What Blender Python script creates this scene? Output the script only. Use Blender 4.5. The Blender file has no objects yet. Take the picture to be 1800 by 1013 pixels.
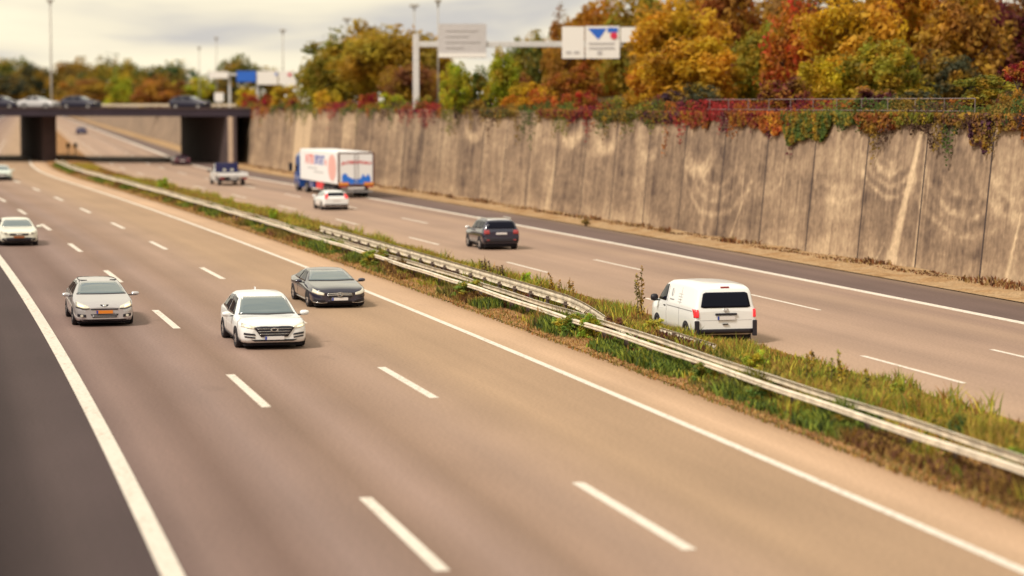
import bpy, bmesh, math, random
import numpy as np
from mathutils import Vector, Matrix
from mathutils.bvhtree import BVHTree

random.seed(11); rng = np.random.default_rng(11)
S = bpy.context.scene
COL = S.collection
PI = math.pi

# ------------------------------------------------------------------ camera geometry (photo measured at 1800 px)
FPX, HOR, CH = 4200.0, 182.0, 6.3
PITCH = math.atan((506.5 - HOR) / FPX)
_c, _s = math.cos(PITCH), math.sin(PITCH)
def ray(u, v):
    a, b = (u - 900) / FPX, (v - 506.5) / FPX
    return np.array([a, _c - _s * b, -_s - _c * b])
def at_ground(u, v, z=0.0):
    r = ray(u, v); t = (z - CH) / r[2]
    return np.array([r[0] * t, r[1] * t, z])
def at_depth(u, v, Y):
    r = ray(u, v); t = Y / r[1]
    return np.array([r[0] * t, Y, CH + r[2] * t])

# ------------------------------------------------------------------ the road's centre line (line between lane three and the median)
def build_axis():
    ds = 0.5
    ss = np.arange(-100, 1800, ds)
    k = np.where(ss < 200, -0.000496 + 1.5305e-6 * np.clip(ss, -80, 200), np.where(ss < 268, 0.00122, 0.0))
    i0 = int(100 / ds)
    th = np.concatenate([[0], np.cumsum((k[1:] + k[:-1]) / 2 * ds)]); th += -0.2143 - th[i0]
    x = np.concatenate([[0], np.cumsum((np.sin(th[1:]) + np.sin(th[:-1])) / 2 * ds)])
    y = np.concatenate([[0], np.cumsum((np.cos(th[1:]) + np.cos(th[:-1])) / 2 * ds)])
    return ss, x - x[i0] + 14.117, y - y[i0], th
AS, AX, AY, AT = build_axis()
def R(s, o, z=0.0):
    x, y, t = np.interp(s, AS, AX), np.interp(s, AS, AY), np.interp(s, AS, AT)
    return Vector((x + o * math.cos(t), y - o * math.sin(t), z))
def Ra(s, o):
    x, y, t = np.interp(s, AS, AX), np.interp(s, AS, AY), np.interp(s, AS, AT)
    return x + o * np.cos(t), y - o * np.sin(t)
def heading(s): return float(np.interp(s, AS, AT))

# ------------------------------------------------------------------ helpers
def tag(o, label=None, cat=None, group=None, kind=None):
    if label: o['label'] = label
    if cat: o['category'] = cat
    if group: o['group'] = group
    if kind: o['kind'] = kind
    return o
def empty(name, loc=(0, 0, 0), rz=0.0, sc=(1, 1, 1)):
    o = bpy.data.objects.new(name, None); COL.objects.link(o)
    o.location = loc; o.rotation_euler = (0, 0, rz); o.scale = sc
    o.empty_display_size = 0.3
    return o
class MB:
    def __init__(s): s.v = []; s.f = []
    def add(s, vs, fs):
        n = len(s.v); s.v += [tuple(v) for v in vs]; s.f += [tuple(i + n for i in f) for f in fs]
    def box(s, c, d, rz=0.0, bev=0.0):
        x, y, z = d[0] / 2, d[1] / 2, d[2] / 2
        ca, sa = math.cos(rz), math.sin(rz)
        vs = []
        for dz in (-z, z):
            for dx, dy in ((-x, -y), (x, -y), (x, y), (-x, y)):
                vs.append((c[0] + dx * ca - dy * sa, c[1] + dx * sa + dy * ca, c[2] + dz))
        s.add(vs, [(3, 2, 1, 0), (4, 5, 6, 7), (0, 1, 5, 4), (1, 2, 6, 5), (2, 3, 7, 6), (3, 0, 4, 7)])
    def tube(s, p0, p1, r0, r1=None, n=8):
        r1 = r0 if r1 is None else r1
        p0, p1 = Vector(p0), Vector(p1); d = (p1 - p0).normalized()
        a = d.orthogonal().normalized(); b = d.cross(a)
        vs = [p + (a * math.cos(2 * PI * i / n) + b * math.sin(2 * PI * i / n)) * r for p, r in ((p0, r0), (p1, r1)) for i in range(n)]
        s.add(vs, [(i, (i + 1) % n, n + (i + 1) % n, n + i) for i in range(n)] + [tuple(range(n - 1, -1, -1)), tuple(range(n, 2 * n))])
    def prism(s, pts, z0, z1):
        n = len(pts)
        s.add([(p[0], p[1], z0) for p in pts] + [(p[0], p[1], z1) for p in pts],
              [(i, (i + 1) % n, n + (i + 1) % n, n + i) for i in range(n)] + [tuple(range(n - 1, -1, -1)), tuple(range(n, 2 * n))])
    def build(s, name, mat, parent=None, smooth=False, bevel=0.0, loc=None):
        me = bpy.data.meshes.new(name); me.from_pydata(s.v, [], s.f); me.update()
        return link(name, me, mat, parent, smooth, bevel, loc)
def link(name, me, mat, parent=None, smooth=False, bevel=0.0, loc=None):
    o = bpy.data.objects.new(name, me); COL.objects.link(o)
    if mat: me.materials.append(mat)
    if smooth:
        me.polygons.foreach_set('use_smooth', [True] * len(me.polygons))
    if bevel > 0:
        m = o.modifiers.new('bevel', 'BEVEL'); m.width = bevel; m.segments = 2; m.limit_method = 'ANGLE'
    if parent: o.parent = parent
    if loc is not None: o.location = loc
    return o
def raw_mesh(name, verts, quads):
    """verts (n,3) array, quads (m,k) array: fast mesh."""
    me = bpy.data.meshes.new(name)
    nv, nf, k = len(verts), len(quads), quads.shape[1]
    me.vertices.add(nv); me.vertices.foreach_set('co', np.asarray(verts, np.float32).ravel())
    me.loops.add(nf * k); me.loops.foreach_set('vertex_index', np.asarray(quads, np.int32).ravel())
    me.polygons.add(nf); me.polygons.foreach_set('loop_start', np.arange(0, nf * k, k, dtype=np.int32))
    me.polygons.foreach_set('loop_total', np.full(nf, k, np.int32))
    me.update(calc_edges=True)
    return me
def copy_tree(o, parent=None):
    c = o.copy(); COL.objects.link(c); c.parent = parent
    for ch in list(o.children): copy_tree(ch, c)
    return c

# ------------------------------------------------------------------ materials
def nodes(name):
    m = bpy.data.materials.new(name); m.use_nodes = True
    nt = m.node_tree; b = nt.nodes['Principled BSDF']
    return m, nt, b
def N(nt, typ, **kw):
    n = nt.nodes.new(typ)
    for k, v in kw.items(): setattr(n, k, v)
    return n
def plain(name, col, rough=0.5, metal=0.0, spec=0.5, coat=0.0, var=0.0, scale=6.0, emit=None):
    m, nt, b = nodes(name)
    b.inputs['Base Color'].default_value = (*col, 1); b.inputs['Roughness'].default_value = rough
    b.inputs['Metallic'].default_value = metal; b.inputs['Specular IOR Level'].default_value = spec
    b.inputs['Coat Weight'].default_value = coat; b.inputs['Coat Roughness'].default_value = 0.06
    if emit:
        b.inputs['Emission Color'].default_value = (*emit[0], 1); b.inputs['Emission Strength'].default_value = emit[1]
    if var > 0:
        tc = N(nt, 'ShaderNodeTexCoord'); no = N(nt, 'ShaderNodeTexNoise'); no.inputs['Scale'].default_value = scale; no.inputs['Detail'].default_value = 6
        nt.links.new(tc.outputs['Object'], no.inputs['Vector'])
        mx = N(nt, 'ShaderNodeMix', data_type='RGBA', blend_type='MULTIPLY'); mx.inputs['Factor'].default_value = 1
        rp = N(nt, 'ShaderNodeMapRange'); rp.inputs['From Min'].default_value = 0.3; rp.inputs['From Max'].default_value = 0.7
        rp.inputs['To Min'].default_value = 1 - var; rp.inputs['To Max'].default_value = 1 + var * 0.5
        nt.links.new(no.outputs['Fac'], rp.inputs['Value']); nt.links.new(rp.outputs['Result'], mx.inputs[7])
        mx.inputs[6].default_value = (*col, 1); nt.links.new(mx.outputs[2], b.inputs['Base Color'])
    return m
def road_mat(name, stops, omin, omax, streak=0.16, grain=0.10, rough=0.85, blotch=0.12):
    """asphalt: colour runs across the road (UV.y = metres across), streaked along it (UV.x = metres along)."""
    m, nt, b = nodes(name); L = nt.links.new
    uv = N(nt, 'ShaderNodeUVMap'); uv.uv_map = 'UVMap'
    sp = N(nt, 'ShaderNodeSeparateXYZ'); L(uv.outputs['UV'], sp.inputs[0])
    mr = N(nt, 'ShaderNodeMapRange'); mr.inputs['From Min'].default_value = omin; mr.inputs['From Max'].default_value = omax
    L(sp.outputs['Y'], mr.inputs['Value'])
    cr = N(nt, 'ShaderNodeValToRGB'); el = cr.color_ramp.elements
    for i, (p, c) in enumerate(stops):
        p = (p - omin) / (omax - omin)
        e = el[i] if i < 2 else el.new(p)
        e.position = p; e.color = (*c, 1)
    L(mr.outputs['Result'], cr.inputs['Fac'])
    def noise(sx, sy, detail, lo, hi, f0=0.3, f1=0.7):
        mp = N(nt, 'ShaderNodeMapping'); mp.inputs['Scale'].default_value = (sx, sy, 1); L(uv.outputs['UV'], mp.inputs['Vector'])
        no = N(nt, 'ShaderNodeTexNoise'); no.inputs['Scale'].default_value = 1; no.inputs['Detail'].default_value = detail
        L(mp.outputs['Vector'], no.inputs['Vector'])
        r = N(nt, 'ShaderNodeMapRange'); r.inputs['From Min'].default_value = f0; r.inputs['From Max'].default_value = f1
        r.inputs['To Min'].default_value = lo; r.inputs['To Max'].default_value = hi
        L(no.outputs['Fac'], r.inputs['Value']); return r.outputs['Result']
    a = noise(0.02, 1.1, 3, 1 - streak, 1 + streak * 0.7)
    c = noise(0.12, 0.35, 5, 1 - blotch, 1 + blotch)
    g = noise(14, 14, 8, 1 - grain, 1 + grain)
    d = noise(0.35, 0.9, 2, 1.0, 0.86, 0.70, 0.80)      # small oil spots and repairs
    pr = a
    for q in (c, g, d):
        mm = N(nt, 'ShaderNodeMath', operation='MULTIPLY'); L(pr, mm.inputs[0]); L(q, mm.inputs[1]); pr = mm.outputs[0]
    mx = N(nt, 'ShaderNodeMix', data_type='RGBA', blend_type='MULTIPLY'); mx.inputs['Factor'].default_value = 1
    L(cr.outputs['Color'], mx.inputs[6]); L(pr, mx.inputs[7]); L(mx.outputs[2], b.inputs['Base Color'])
    b.inputs['Roughness'].default_value = rough; b.inputs['Specular IOR Level'].default_value = 0.3
    bp = N(nt, 'ShaderNodeBump'); bp.inputs['Strength'].default_value = 0.15; bp.inputs['Distance'].default_value = 0.02
    L(g, bp.inputs['Height']); L(bp.outputs['Normal'], b.inputs['Normal'])
    return m
def ground_mat(name, cols, scale=0.6, fine=9.0):
    m, nt, b = nodes(name); L = nt.links.new
    tc = N(nt, 'ShaderNodeTexCoord')
    no = N(nt, 'ShaderNodeTexNoise'); no.inputs['Scale'].default_value = scale; no.inputs['Detail'].default_value = 8; no.inputs['Roughness'].default_value = 0.7
    L(tc.outputs['Object'], no.inputs['Vector'])
    cr = N(nt, 'ShaderNodeValToRGB'); el = cr.color_ramp.elements
    for i, c in enumerate(cols):
        p = 0.3 + 0.4 * i / (len(cols) - 1)
        e = el[i] if i < 2 else el.new(p)
        e.position = p; e.color = (*c, 1)
    L(no.outputs['Fac'], cr.inputs['Fac'])
    n2 = N(nt, 'ShaderNodeTexNoise'); n2.inputs['Scale'].default_value = fine; n2.inputs['Detail'].default_value = 6
    L(tc.outputs['Object'], n2.inputs['Vector'])
    r = N(nt, 'ShaderNodeMapRange'); r.inputs['From Min'].default_value = 0.3; r.inputs['From Max'].default_value = 0.7; r.inputs['To Min'].default_value = 0.65; r.inputs['To Max'].default_value = 1.25
    L(n2.outputs['Fac'], r.inputs['Value'])
    mx = N(nt, 'ShaderNodeMix', data_type='RGBA', blend_type='MULTIPLY'); mx.inputs['Factor'].default_value = 1
    L(cr.outputs['Color'], mx.inputs[6]); L(r.outputs['Result'], mx.inputs[7]); L(mx.outputs[2], b.inputs['Base Color'])
    b.inputs['Roughness'].default_value = 0.95; b.inputs['Specular IOR Level'].default_value = 0.1
    bp = N(nt, 'ShaderNodeBump'); bp.inputs['Strength'].default_value = 0.6; bp.inputs['Distance'].default_value = 0.05
    L(n2.outputs['Fac'], bp.inputs['Height']); L(bp.outputs['Normal'], b.inputs['Normal'])
    return m
def leaf_mat(name='leaves', trans=0.45):
    """foliage: colour = the object's own colour, moved per leaf (attribute 'lv') and per clump (noise)."""
    m, nt, b = nodes(name); L = nt.links.new
    oi = N(nt, 'ShaderNodeObjectInfo'); at = N(nt, 'ShaderNodeAttribute'); at.attribute_name = 'lv'
    tc = N(nt, 'ShaderNodeTexCoord'); ad = N(nt, 'ShaderNodeVectorMath', operation='ADD')
    L(tc.outputs['Object'], ad.inputs[0])
    mu = N(nt, 'ShaderNodeMath', operation='MULTIPLY'); mu.inputs[1].default_value = 37; L(oi.outputs['Random'], mu.inputs[0]); L(mu.outputs[0], ad.inputs[1])
    no = N(nt, 'ShaderNodeTexNoise'); no.inputs['Scale'].default_value = 1.7; no.inputs['Detail'].default_value = 2; L(ad.outputs[0], no.inputs['Vector'])
    n3 = N(nt, 'ShaderNodeTexNoise'); n3.inputs['Scale'].default_value = 2.3; n3.inputs['Detail'].default_value = 3; L(ad.outputs[0], n3.inputs['Vector'])
    g3_ = N(nt, 'ShaderNodeMapRange'); g3_.inputs['From Min'].default_value = 0.44; g3_.inputs['From Max'].default_value = 0.62; g3_.inputs['To Max'].default_value = 0.72; L(n3.outputs['Fac'], g3_.inputs['Value'])
    mg = N(nt, 'ShaderNodeMix', data_type='RGBA'); L(g3_.outputs['Result'], mg.inputs['Factor']); L(oi.outputs['Color'], mg.inputs[6]); mg.inputs[7].default_value = (.44, .24, .02, 1)
    hs = N(nt, 'ShaderNodeHueSaturation'); L(mg.outputs[2], hs.inputs['Color'])
    h = N(nt, 'ShaderNodeMapRange'); h.inputs['From Min'].default_value = 0.3; h.inputs['From Max'].default_value = 0.7; h.inputs['To Min'].default_value = 0.485; h.inputs['To Max'].default_value = 0.525
    L(no.outputs['Fac'], h.inputs['Value']); L(h.outputs['Result'], hs.inputs['Hue'])
    v = N(nt, 'ShaderNodeMapRange'); v.inputs['To Min'].default_value = 0.22; v.inputs['To Max'].default_value = 1.65
    L(at.outputs['Fac'], v.inputs['Value']); L(v.outputs['Result'], hs.inputs['Value'])
    L(hs.outputs['Color'], b.inputs['Base Color']); b.inputs['Roughness'].default_value = 0.6; b.inputs['Specular IOR Level'].default_value = 0.25
    tr = N(nt, 'ShaderNodeBsdfTranslucent'); L(hs.outputs['Color'], tr.inputs['Color'])
    ms = N(nt, 'ShaderNodeMixShader'); ms.inputs[0].default_value = trans
    L(b.outputs[0], ms.inputs[1]); L(tr.outputs[0], ms.inputs[2])
    L(ms.outputs[0], nt.nodes['Material Output'].inputs['Surface'])
    return m
def vcol_mat(name, attr='Col', rough=0.9, fine=8.0, amt=0.25, trans=0.0):
    m, nt, b = nodes(name); L = nt.links.new
    at = N(nt, 'ShaderNodeAttribute'); at.attribute_name = attr
    tc = N(nt, 'ShaderNodeTexCoord'); no = N(nt, 'ShaderNodeTexNoise'); no.inputs['Scale'].default_value = fine; no.inputs['Detail'].default_value = 8
    L(tc.outputs['Object'], no.inputs['Vector'])
    r = N(nt, 'ShaderNodeMapRange'); r.inputs['From Min'].default_value = 0.3; r.inputs['From Max'].default_value = 0.7; r.inputs['To Min'].default_value = 1 - amt; r.inputs['To Max'].default_value = 1 + amt
    L(no.outputs['Fac'], r.inputs['Value'])
    mx = N(nt, 'ShaderNodeMix', data_type='RGBA', blend_type='MULTIPLY'); mx.inputs['Factor'].default_value = 1
    L(at.outputs['Color'], mx.inputs[6]); L(r.outputs['Result'], mx.inputs[7]); L(mx.outputs[2], b.inputs['Base Color'])
    b.inputs['Roughness'].default_value = rough; b.inputs['Specular IOR Level'].default_value = 0.2
    if trans:
        tr = N(nt, 'ShaderNodeBsdfTranslucent'); L(mx.outputs[2], tr.inputs['Color'])
        ms = N(nt, 'ShaderNodeMixShader'); ms.inputs[0].default_value = trans
        L(b.outputs[0], ms.inputs[1]); L(tr.outputs[0], ms.inputs[2]); L(ms.outputs[0], nt.nodes['Material Output'].inputs['Surface'])
    return m

def worn_paint():
    m, nt, b = nodes('road_paint'); L = nt.links.new
    tc = N(nt, 'ShaderNodeTexCoord')
    def no(sc, d, lo, hi):
        n = N(nt, 'ShaderNodeTexNoise'); n.inputs['Scale'].default_value = sc; n.inputs['Detail'].default_value = d; L(tc.outputs['Object'], n.inputs['Vector'])
        r = N(nt, 'ShaderNodeMapRange'); r.inputs['From Min'].default_value = lo; r.inputs['From Max'].default_value = hi; L(n.outputs['Fac'], r.inputs['Value']); return r.outputs['Result']
    a = N(nt, 'ShaderNodeMath', operation='MULTIPLY'); L(no(9, 8, .50, .66), a.inputs[0]); L(no(.5, 4, .25, .75), a.inputs[1])
    mx = N(nt, 'ShaderNodeMix', data_type='RGBA'); mx.inputs[6].default_value = (.68, .62, .56, 1); mx.inputs[7].default_value = (.30, .21, .15, 1); L(a.outputs[0], mx.inputs['Factor']); L(mx.outputs[2], b.inputs['Base Color'])
    b.inputs['Roughness'].default_value = .75; return m
TAN, PINK, PURP = (0.37, 0.26, 0.165), (0.34, 0.235, 0.175), (0.225, 0.155, 0.135)
M = dict(
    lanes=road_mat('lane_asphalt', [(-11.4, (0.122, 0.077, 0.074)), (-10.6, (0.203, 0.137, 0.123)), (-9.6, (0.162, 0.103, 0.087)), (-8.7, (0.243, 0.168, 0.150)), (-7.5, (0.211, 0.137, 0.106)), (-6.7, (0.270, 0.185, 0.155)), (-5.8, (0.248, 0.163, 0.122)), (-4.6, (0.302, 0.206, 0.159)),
                                    (-2.5, (0.329, 0.221, 0.146)), (-0.3, (0.320, 0.213, 0.139))], -11.6, 0.4, streak=0.09, blotch=0.08, grain=.16),
    lanes_out=road_mat('outbound_asphalt', [(6.6, (0.378, 0.257, 0.185)), (9.5, (0.310, 0.211, 0.162)), (11.0, (0.347, 0.236, 0.178)), (13.0, (0.275, 0.186, 0.145)), (14.2, (0.338, 0.230, 0.171)), (15.2, (0.266, 0.178, 0.141)), (16.2, (0.329, 0.223, 0.167))], 6.4, 16.4, streak=0.09, blotch=0.08, grain=.16),
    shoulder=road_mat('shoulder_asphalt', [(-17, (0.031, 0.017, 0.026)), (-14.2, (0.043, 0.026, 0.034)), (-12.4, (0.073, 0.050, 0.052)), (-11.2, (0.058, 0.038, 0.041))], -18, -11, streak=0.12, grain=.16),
    shoulder_out=road_mat('outbound_shoulder_asphalt', [(16, (0.126, 0.084, 0.079)), (18.4, (0.144, 0.096, 0.085)), (19.3, (0.216, 0.147, 0.104))], 16, 19.4, streak=0.1, grain=.16),
    strip=road_mat('median_concrete', [(0, (0.41, 0.275, 0.18)), (0.7, (0.48, 0.32, 0.215)), (1.3, (0.44, 0.288, 0.186)), (1.75, (0.30, 0.18, 0.105))], 0, 1.9, streak=0.1, grain=.14),
    paint=worn_paint(),
    soil=ground_mat('median_soil', [(0.10, 0.05, 0.028), (0.25, 0.125, 0.055), (0.36, 0.20, 0.09), (0.20, 0.10, 0.045)], 0.9),
    verge=ground_mat('verge_gravel', [(0.30, 0.19, 0.10), (0.42, 0.29, 0.17), (0.36, 0.22, 0.11), (0.24, 0.14, 0.07)], 0.7),
    field=ground_mat('terrace_earth', [(0.05, 0.04, 0.02), (0.10, 0.07, 0.03), (0.14, 0.08, 0.03)], 0.2, 2.0),
    rail=plain('galvanised_rail', (0.74, 0.65, 0.53), 0.55, 0.0, var=0.3, scale=2.5),
    rail_old=plain('weathered_rail', (0.66, 0.57, 0.45), 0.6, 0.1, var=0.35, scale=3.0),
    post=plain('rusted_post', (0.14, 0.10, 0.085), 0.7, 0.2, var=0.3),
    wall=vcol_mat('retaining_concrete', fine=5.0, amt=0.16),
    joint=plain('dark_joint', (0.05, 0.032, 0.03), 0.9),  # dark strips along the wall panel joints
    concrete=plain('bridge_shade_concrete', (0.062, 0.037, 0.038), 0.85, var=0.25, scale=0.6),  # pier and abutment shade under the deck is put into this colour
    concrete_shaded=plain('deck_shade_concrete', (0.022, 0.012, 0.022), 0.9, var=0.25, scale=0.6),  # deck colour darkened to hold the shade of the bridge's underside
    steel=plain('galvanised_steel', (0.60, 0.58, 0.58), 0.5, 0.2, var=0.12),
    signback=plain('sign_back_sheet', (0.52, 0.49, 0.50), 0.5, 0.1, var=0.08),
    signwhite=plain('sign_white', (0.78, 0.74, 0.72), 0.45),
    signblue=plain('sign_blue', (0.02, 0.12, 0.55), 0.4),
    signred=plain('sign_red', (0.62, 0.03, 0.08), 0.4),
    signgrey=plain('sign_grey_lettering', (0.46, 0.43, 0.44), 0.5),
    bark=plain('bark', (0.09, 0.055, 0.045), 0.9, var=0.4, scale=4.0),
    leaf=leaf_mat(),
    tyre=plain('tyre_rubber', (0.012, 0.010, 0.016), 0.75),
    black=plain('black_plastic', (0.013, 0.011, 0.020), 0.55),
    arch=plain('wheel_well', (0.006, 0.005, 0.010), 0.9),
    alloy=plain('alloy', (0.55, 0.53, 0.54), 0.35, 0.7),
    chrome=plain('chrome', (0.75, 0.74, 0.74), 0.2, 0.9),
    glass=plain('tinted_glass', (0.006, 0.007, 0.016), 0.06, 0.0, 0.12),
    screen=plain('windscreen_glass', (0.085, 0.125, 0.15), 0.04, 0.0, 1.0, coat=1.0),
    lamp=plain('clear_lamp', (0.75, 0.72, 0.62), 0.12, 0.2, 0.8, coat=1.0),
    lamp_lit=plain('lit_headlamp', (0.9, 0.85, 0.6), 0.2, 0.0, 0.8, emit=((1.0, 0.80, 0.42), 0.9)),
    red=plain('red_lens', (0.32, 0.006, 0.014), 0.15, 0.0, 0.8, coat=1.0),
    redlit=plain('lit_red_lens', (0.7, 0.02, 0.03), 0.2, 0.0, 0.8, emit=((1.0, 0.04, 0.05), 0.35)),
    amber=plain('amber_lens', (0.72, 0.26, 0.05), 0.3, 0.0, 0.6),
    plate_w=plain('plate_white', (0.70, 0.67, 0.68), 0.4), plate_y=plain('plate_orange', (0.72, 0.22, 0.02), 0.4), plate_b=plain('plate_blue_band', (0.03, 0.06, 0.35), 0.4),
    p_white=plain('white_paint', (0.79, 0.80, 0.82), 0.28, 0.0, 0.5, coat=0.6), p_cream=plain('off_white_paint', (0.76, 0.75, 0.66), 0.3, 0.0, 0.5, coat=0.5),
    p_silver=plain('silver_paint', (0.55, 0.53, 0.56), 0.3, 0.55, 0.5, coat=0.8), p_navy=plain('navy_paint', (0.018, 0.018, 0.045), 0.22, 0.2, 0.6, coat=1.0),
    p_slate=plain('slate_paint', (0.010, 0.012, 0.045), 0.22, 0.1, 0.6, coat=1.0), p_mint=plain('pale_mint_paint', (0.62, 0.70, 0.66), 0.3, 0.0, 0.5, coat=0.5),
    p_wine=plain('dark_wine_paint', (0.06, 0.012, 0.03), 0.25, 0.2, 0.6, coat=1.0), p_blue=plain('cab_blue_paint', (0.015, 0.07, 0.30), 0.3, 0.0, 0.5, coat=0.8),
    p_deep=plain('deep_blue_paint', (0.010, 0.013, 0.085), 0.35, 0.0, 0.5, coat=0.5), p_dim=plain('dull_dark_paint', (0.022, 0.02, 0.04), 0.5, 0.0, 0.3, coat=0.15), p_dull=plain('dull_silver_paint', (0.42, 0.41, 0.43), 0.5, 0.0, 0.3, coat=0.2), p_grey=plain('pale_silver_paint', (0.62, 0.61, 0.62), 0.3, 0.35, 0.5, coat=0.8),
    white=plain('trailer_white', (0.80, 0.80, 0.83), 0.45), pinkprint=plain('pink_print', (0.74, 0.40, 0.37), 0.5), redprint=plain('red_print', (0.62, 0.05, 0.07), 0.5), redfade=plain('faded_red_print', (0.72, 0.17, 0.16), 0.5),
    blueprint=plain('blue_print', (0.03, 0.07, 0.42), 0.5), skyprint=plain('bright_blue_print', (0.02, 0.17, 0.72), 0.5), greyprint=plain('grey_print', (0.38, 0.38, 0.40), 0.5), tank=plain('red_side_box', (0.70, 0.03, 0.05), 0.4),
    frame=plain('door_frame_brown', (0.10, 0.035, 0.035), 0.5), seam=plain('panel_seam', (0.25, 0.24, 0.25), 0.6),
    fence=plain('fence_steel', (0.22, 0.17, 0.17), 0.5, 0.3), lampgrey=plain('mast_grey', (0.36, 0.33, 0.30), 0.5, 0.2),
    grass=vcol_mat('grass_blades', fine=2.0, amt=0.15, trans=0.3),
)

# ------------------------------------------------------------------ setting: road sheets
def strip(name, o0, o1, s0, s1, z, mat, no=2, far=False, zf=None):
    sv = np.concatenate([np.arange(s0, min(s1, 320), 2.0), np.arange(max(s0, 320), s1 + 1, 20.0)]) if s1 > 330 else np.arange(s0, s1 + 0.01, 2.0)
    ov = np.linspace(o0, o1, no)
    SS, OO = np.meshgrid(sv, ov, indexing='ij')
    X, Y = Ra(SS, OO); Z = np.full_like(X, z) if zf is None else zf(SS, OO)
    n, m = SS.shape
    i = (np.arange(n - 1)[:, None] * m + np.arange(m - 1)[None, :]).ravel()
    q = np.stack([i, i + 1, i + m + 1, i + m], 1)[:, ::-1]
    me = raw_mesh(name, np.stack([X.ravel(), Y.ravel(), Z.ravel()], 1), q)
    uv = me.uv_layers.new(name='UVMap')
    co = np.stack([SS.ravel()[q], OO.ravel()[q]], -1).reshape(-1, 2)
    uv.data.foreach_set('uv', co.astype(np.float32).ravel())
    o = link(name, me, mat); tag(o, kind='structure')
    return o
SMIN, SMAX = -70, 1500
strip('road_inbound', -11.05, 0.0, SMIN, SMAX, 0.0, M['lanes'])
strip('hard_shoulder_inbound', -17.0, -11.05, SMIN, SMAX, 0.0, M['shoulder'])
strip('median_pavement', 0.0, 1.75, SMIN, SMAX, 0.0, M['strip'], 3)
def median_z(s, o):
    t = (o - 1.75) / (6.55 - 1.75)
    return 0.02 + 0.16 * np.sin(np.clip(t, 0, 1) * PI) + 0.03 * np.sin(s * 1.3 + o * 3) * np.sin(t * PI)
strip('median_soil', 1.75, 6.55, SMIN, SMAX, 0.0, M['soil'], 12, zf=median_z)
strip('road_outbound', 6.55, 16.0, SMIN, SMAX, 0.0, M['lanes_out'])
strip('hard_shoulder_outbound', 16.0, 19.2, SMIN, SMAX, 0.0, M['shoulder_out'])
strip('verge', 19.2, 21.7, SMIN, SMAX, 0.0, M['verge'], 8, zf=lambda s, o: 0.03 + 0.05 * np.clip(o - 19.2, 0, 2) + 0.04 * np.sin(s * 0.9 + o * 2) * np.clip(o - 19.2, 0, 1))

mk = MB()
def line(o0, w, s0, s1, z=0.004, ds=1.5):
    n = max(2, int((s1 - s0) / ds) + 1)
    vs = []
    for s in np.linspace(s0, s1, n):
        vs += [R(s, o0 - w / 2, z), R(s, o0 + w / 2, z)]
    mk.add(vs, [(2 * i, 2 * i + 1, 2 * i + 3, 2 * i + 2) for i in range(n - 1)])
line(-11.22, 0.31, SMIN, 300); line(-11.22, 0.36, 300, 1400, 0.006, 20)
tag(mk.build('edge_line_inbound', M['paint']), kind='structure')
mk = MB(); line(0.0, 0.20, SMIN, 300); line(0.0, 0.30, 300, 1400, 0.006, 20)
tag(mk.build('median_line_inbound', M['paint']), kind='structure')
mk = MB(); line(16.15, 0.36, SMIN, 300); line(16.15, 0.5, 300, 1400, 0.006, 20)
tag(mk.build('edge_line_outbound', M['paint']), kind='structure')
mk = MB()
for i in range(-2, 22):
    line(-7.64, 0.21, 34.5 + 18 * i, 40.7 + 18 * i); line(-3.93, 0.21, 35.2 + 18 * i, 41.4 + 18 * i)
for i in range(-3, 40):
    line(12.05, 0.15, 71.7 + 18.2 * i, 77.9 + 18.2 * i); line(8.25, 0.15, 53.0 + 18.2 * i, 59.1 + 18.2 * i)
tag(mk.build('lane_markings', M['paint']), kind='structure')

# terrain: everything below, and the terraces both sides of the cutting
g = MB(); g.add([(-4000, -600, -0.6), (4000, -600, -0.6), (4000, 6000, -0.6), (-4000, 6000, -0.6)], [(0, 1, 2, 3)])
tag(g.build('ground', M['field']), kind='structure')
WT = 5.72
fe = MB(); pe = [R(1495, -900, 5.6), R(1495, 900, 5.6)]; fe.add([pe[0], pe[1], pe[1] + Vector((-600, 3000, 0)), pe[0] + Vector((-600, 3000, 0)), R(1495, -900, -.6), R(1495, 900, -.6)], [(0, 1, 2, 3), (4, 5, 1, 0)])
tag(fe.build('far_terrain', M['field']), kind='structure')
def terrace(name, o_in, o_outs, zf):
    sv = np.concatenate([np.arange(SMIN, 330, 6.0), np.arange(330, SMAX + 1, 40.0)])
    ov = np.array([o_in] + o_outs)
    SS, OO = np.meshgrid(sv, ov, indexing='ij'); X, Y = Ra(SS, OO)
    n, m = SS.shape
    i = (np.arange(n - 1)[:, None] * m + np.arange(m - 1)[None, :]).ravel()
    q = np.stack([i, i + 1, i + m + 1, i + m], 1)[:, ::-1]
    if o_in < 0: q = q[:, ::-1]
    me = raw_mesh(name, np.stack([X.ravel(), Y.ravel(), zf(SS, OO).ravel()], 1), q)
    tag(link(name, me, M['field']), kind='structure')
terrace('terrace_terrain', 22.75, [26, 34, 45, 60, 84, 200, 900], lambda s, o: WT - 0.25 + np.clip(o - 26, 0, 8) * 0.03 + np.clip(o - 34, 0, 50) * 0.16 * np.clip((220 - s) / 40, 0, 1))
terrace('embankment_terrain', -17.3, [-22, -30, -60, -300, -900], lambda s, o: WT - 0.1 + 0 * s)

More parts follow.
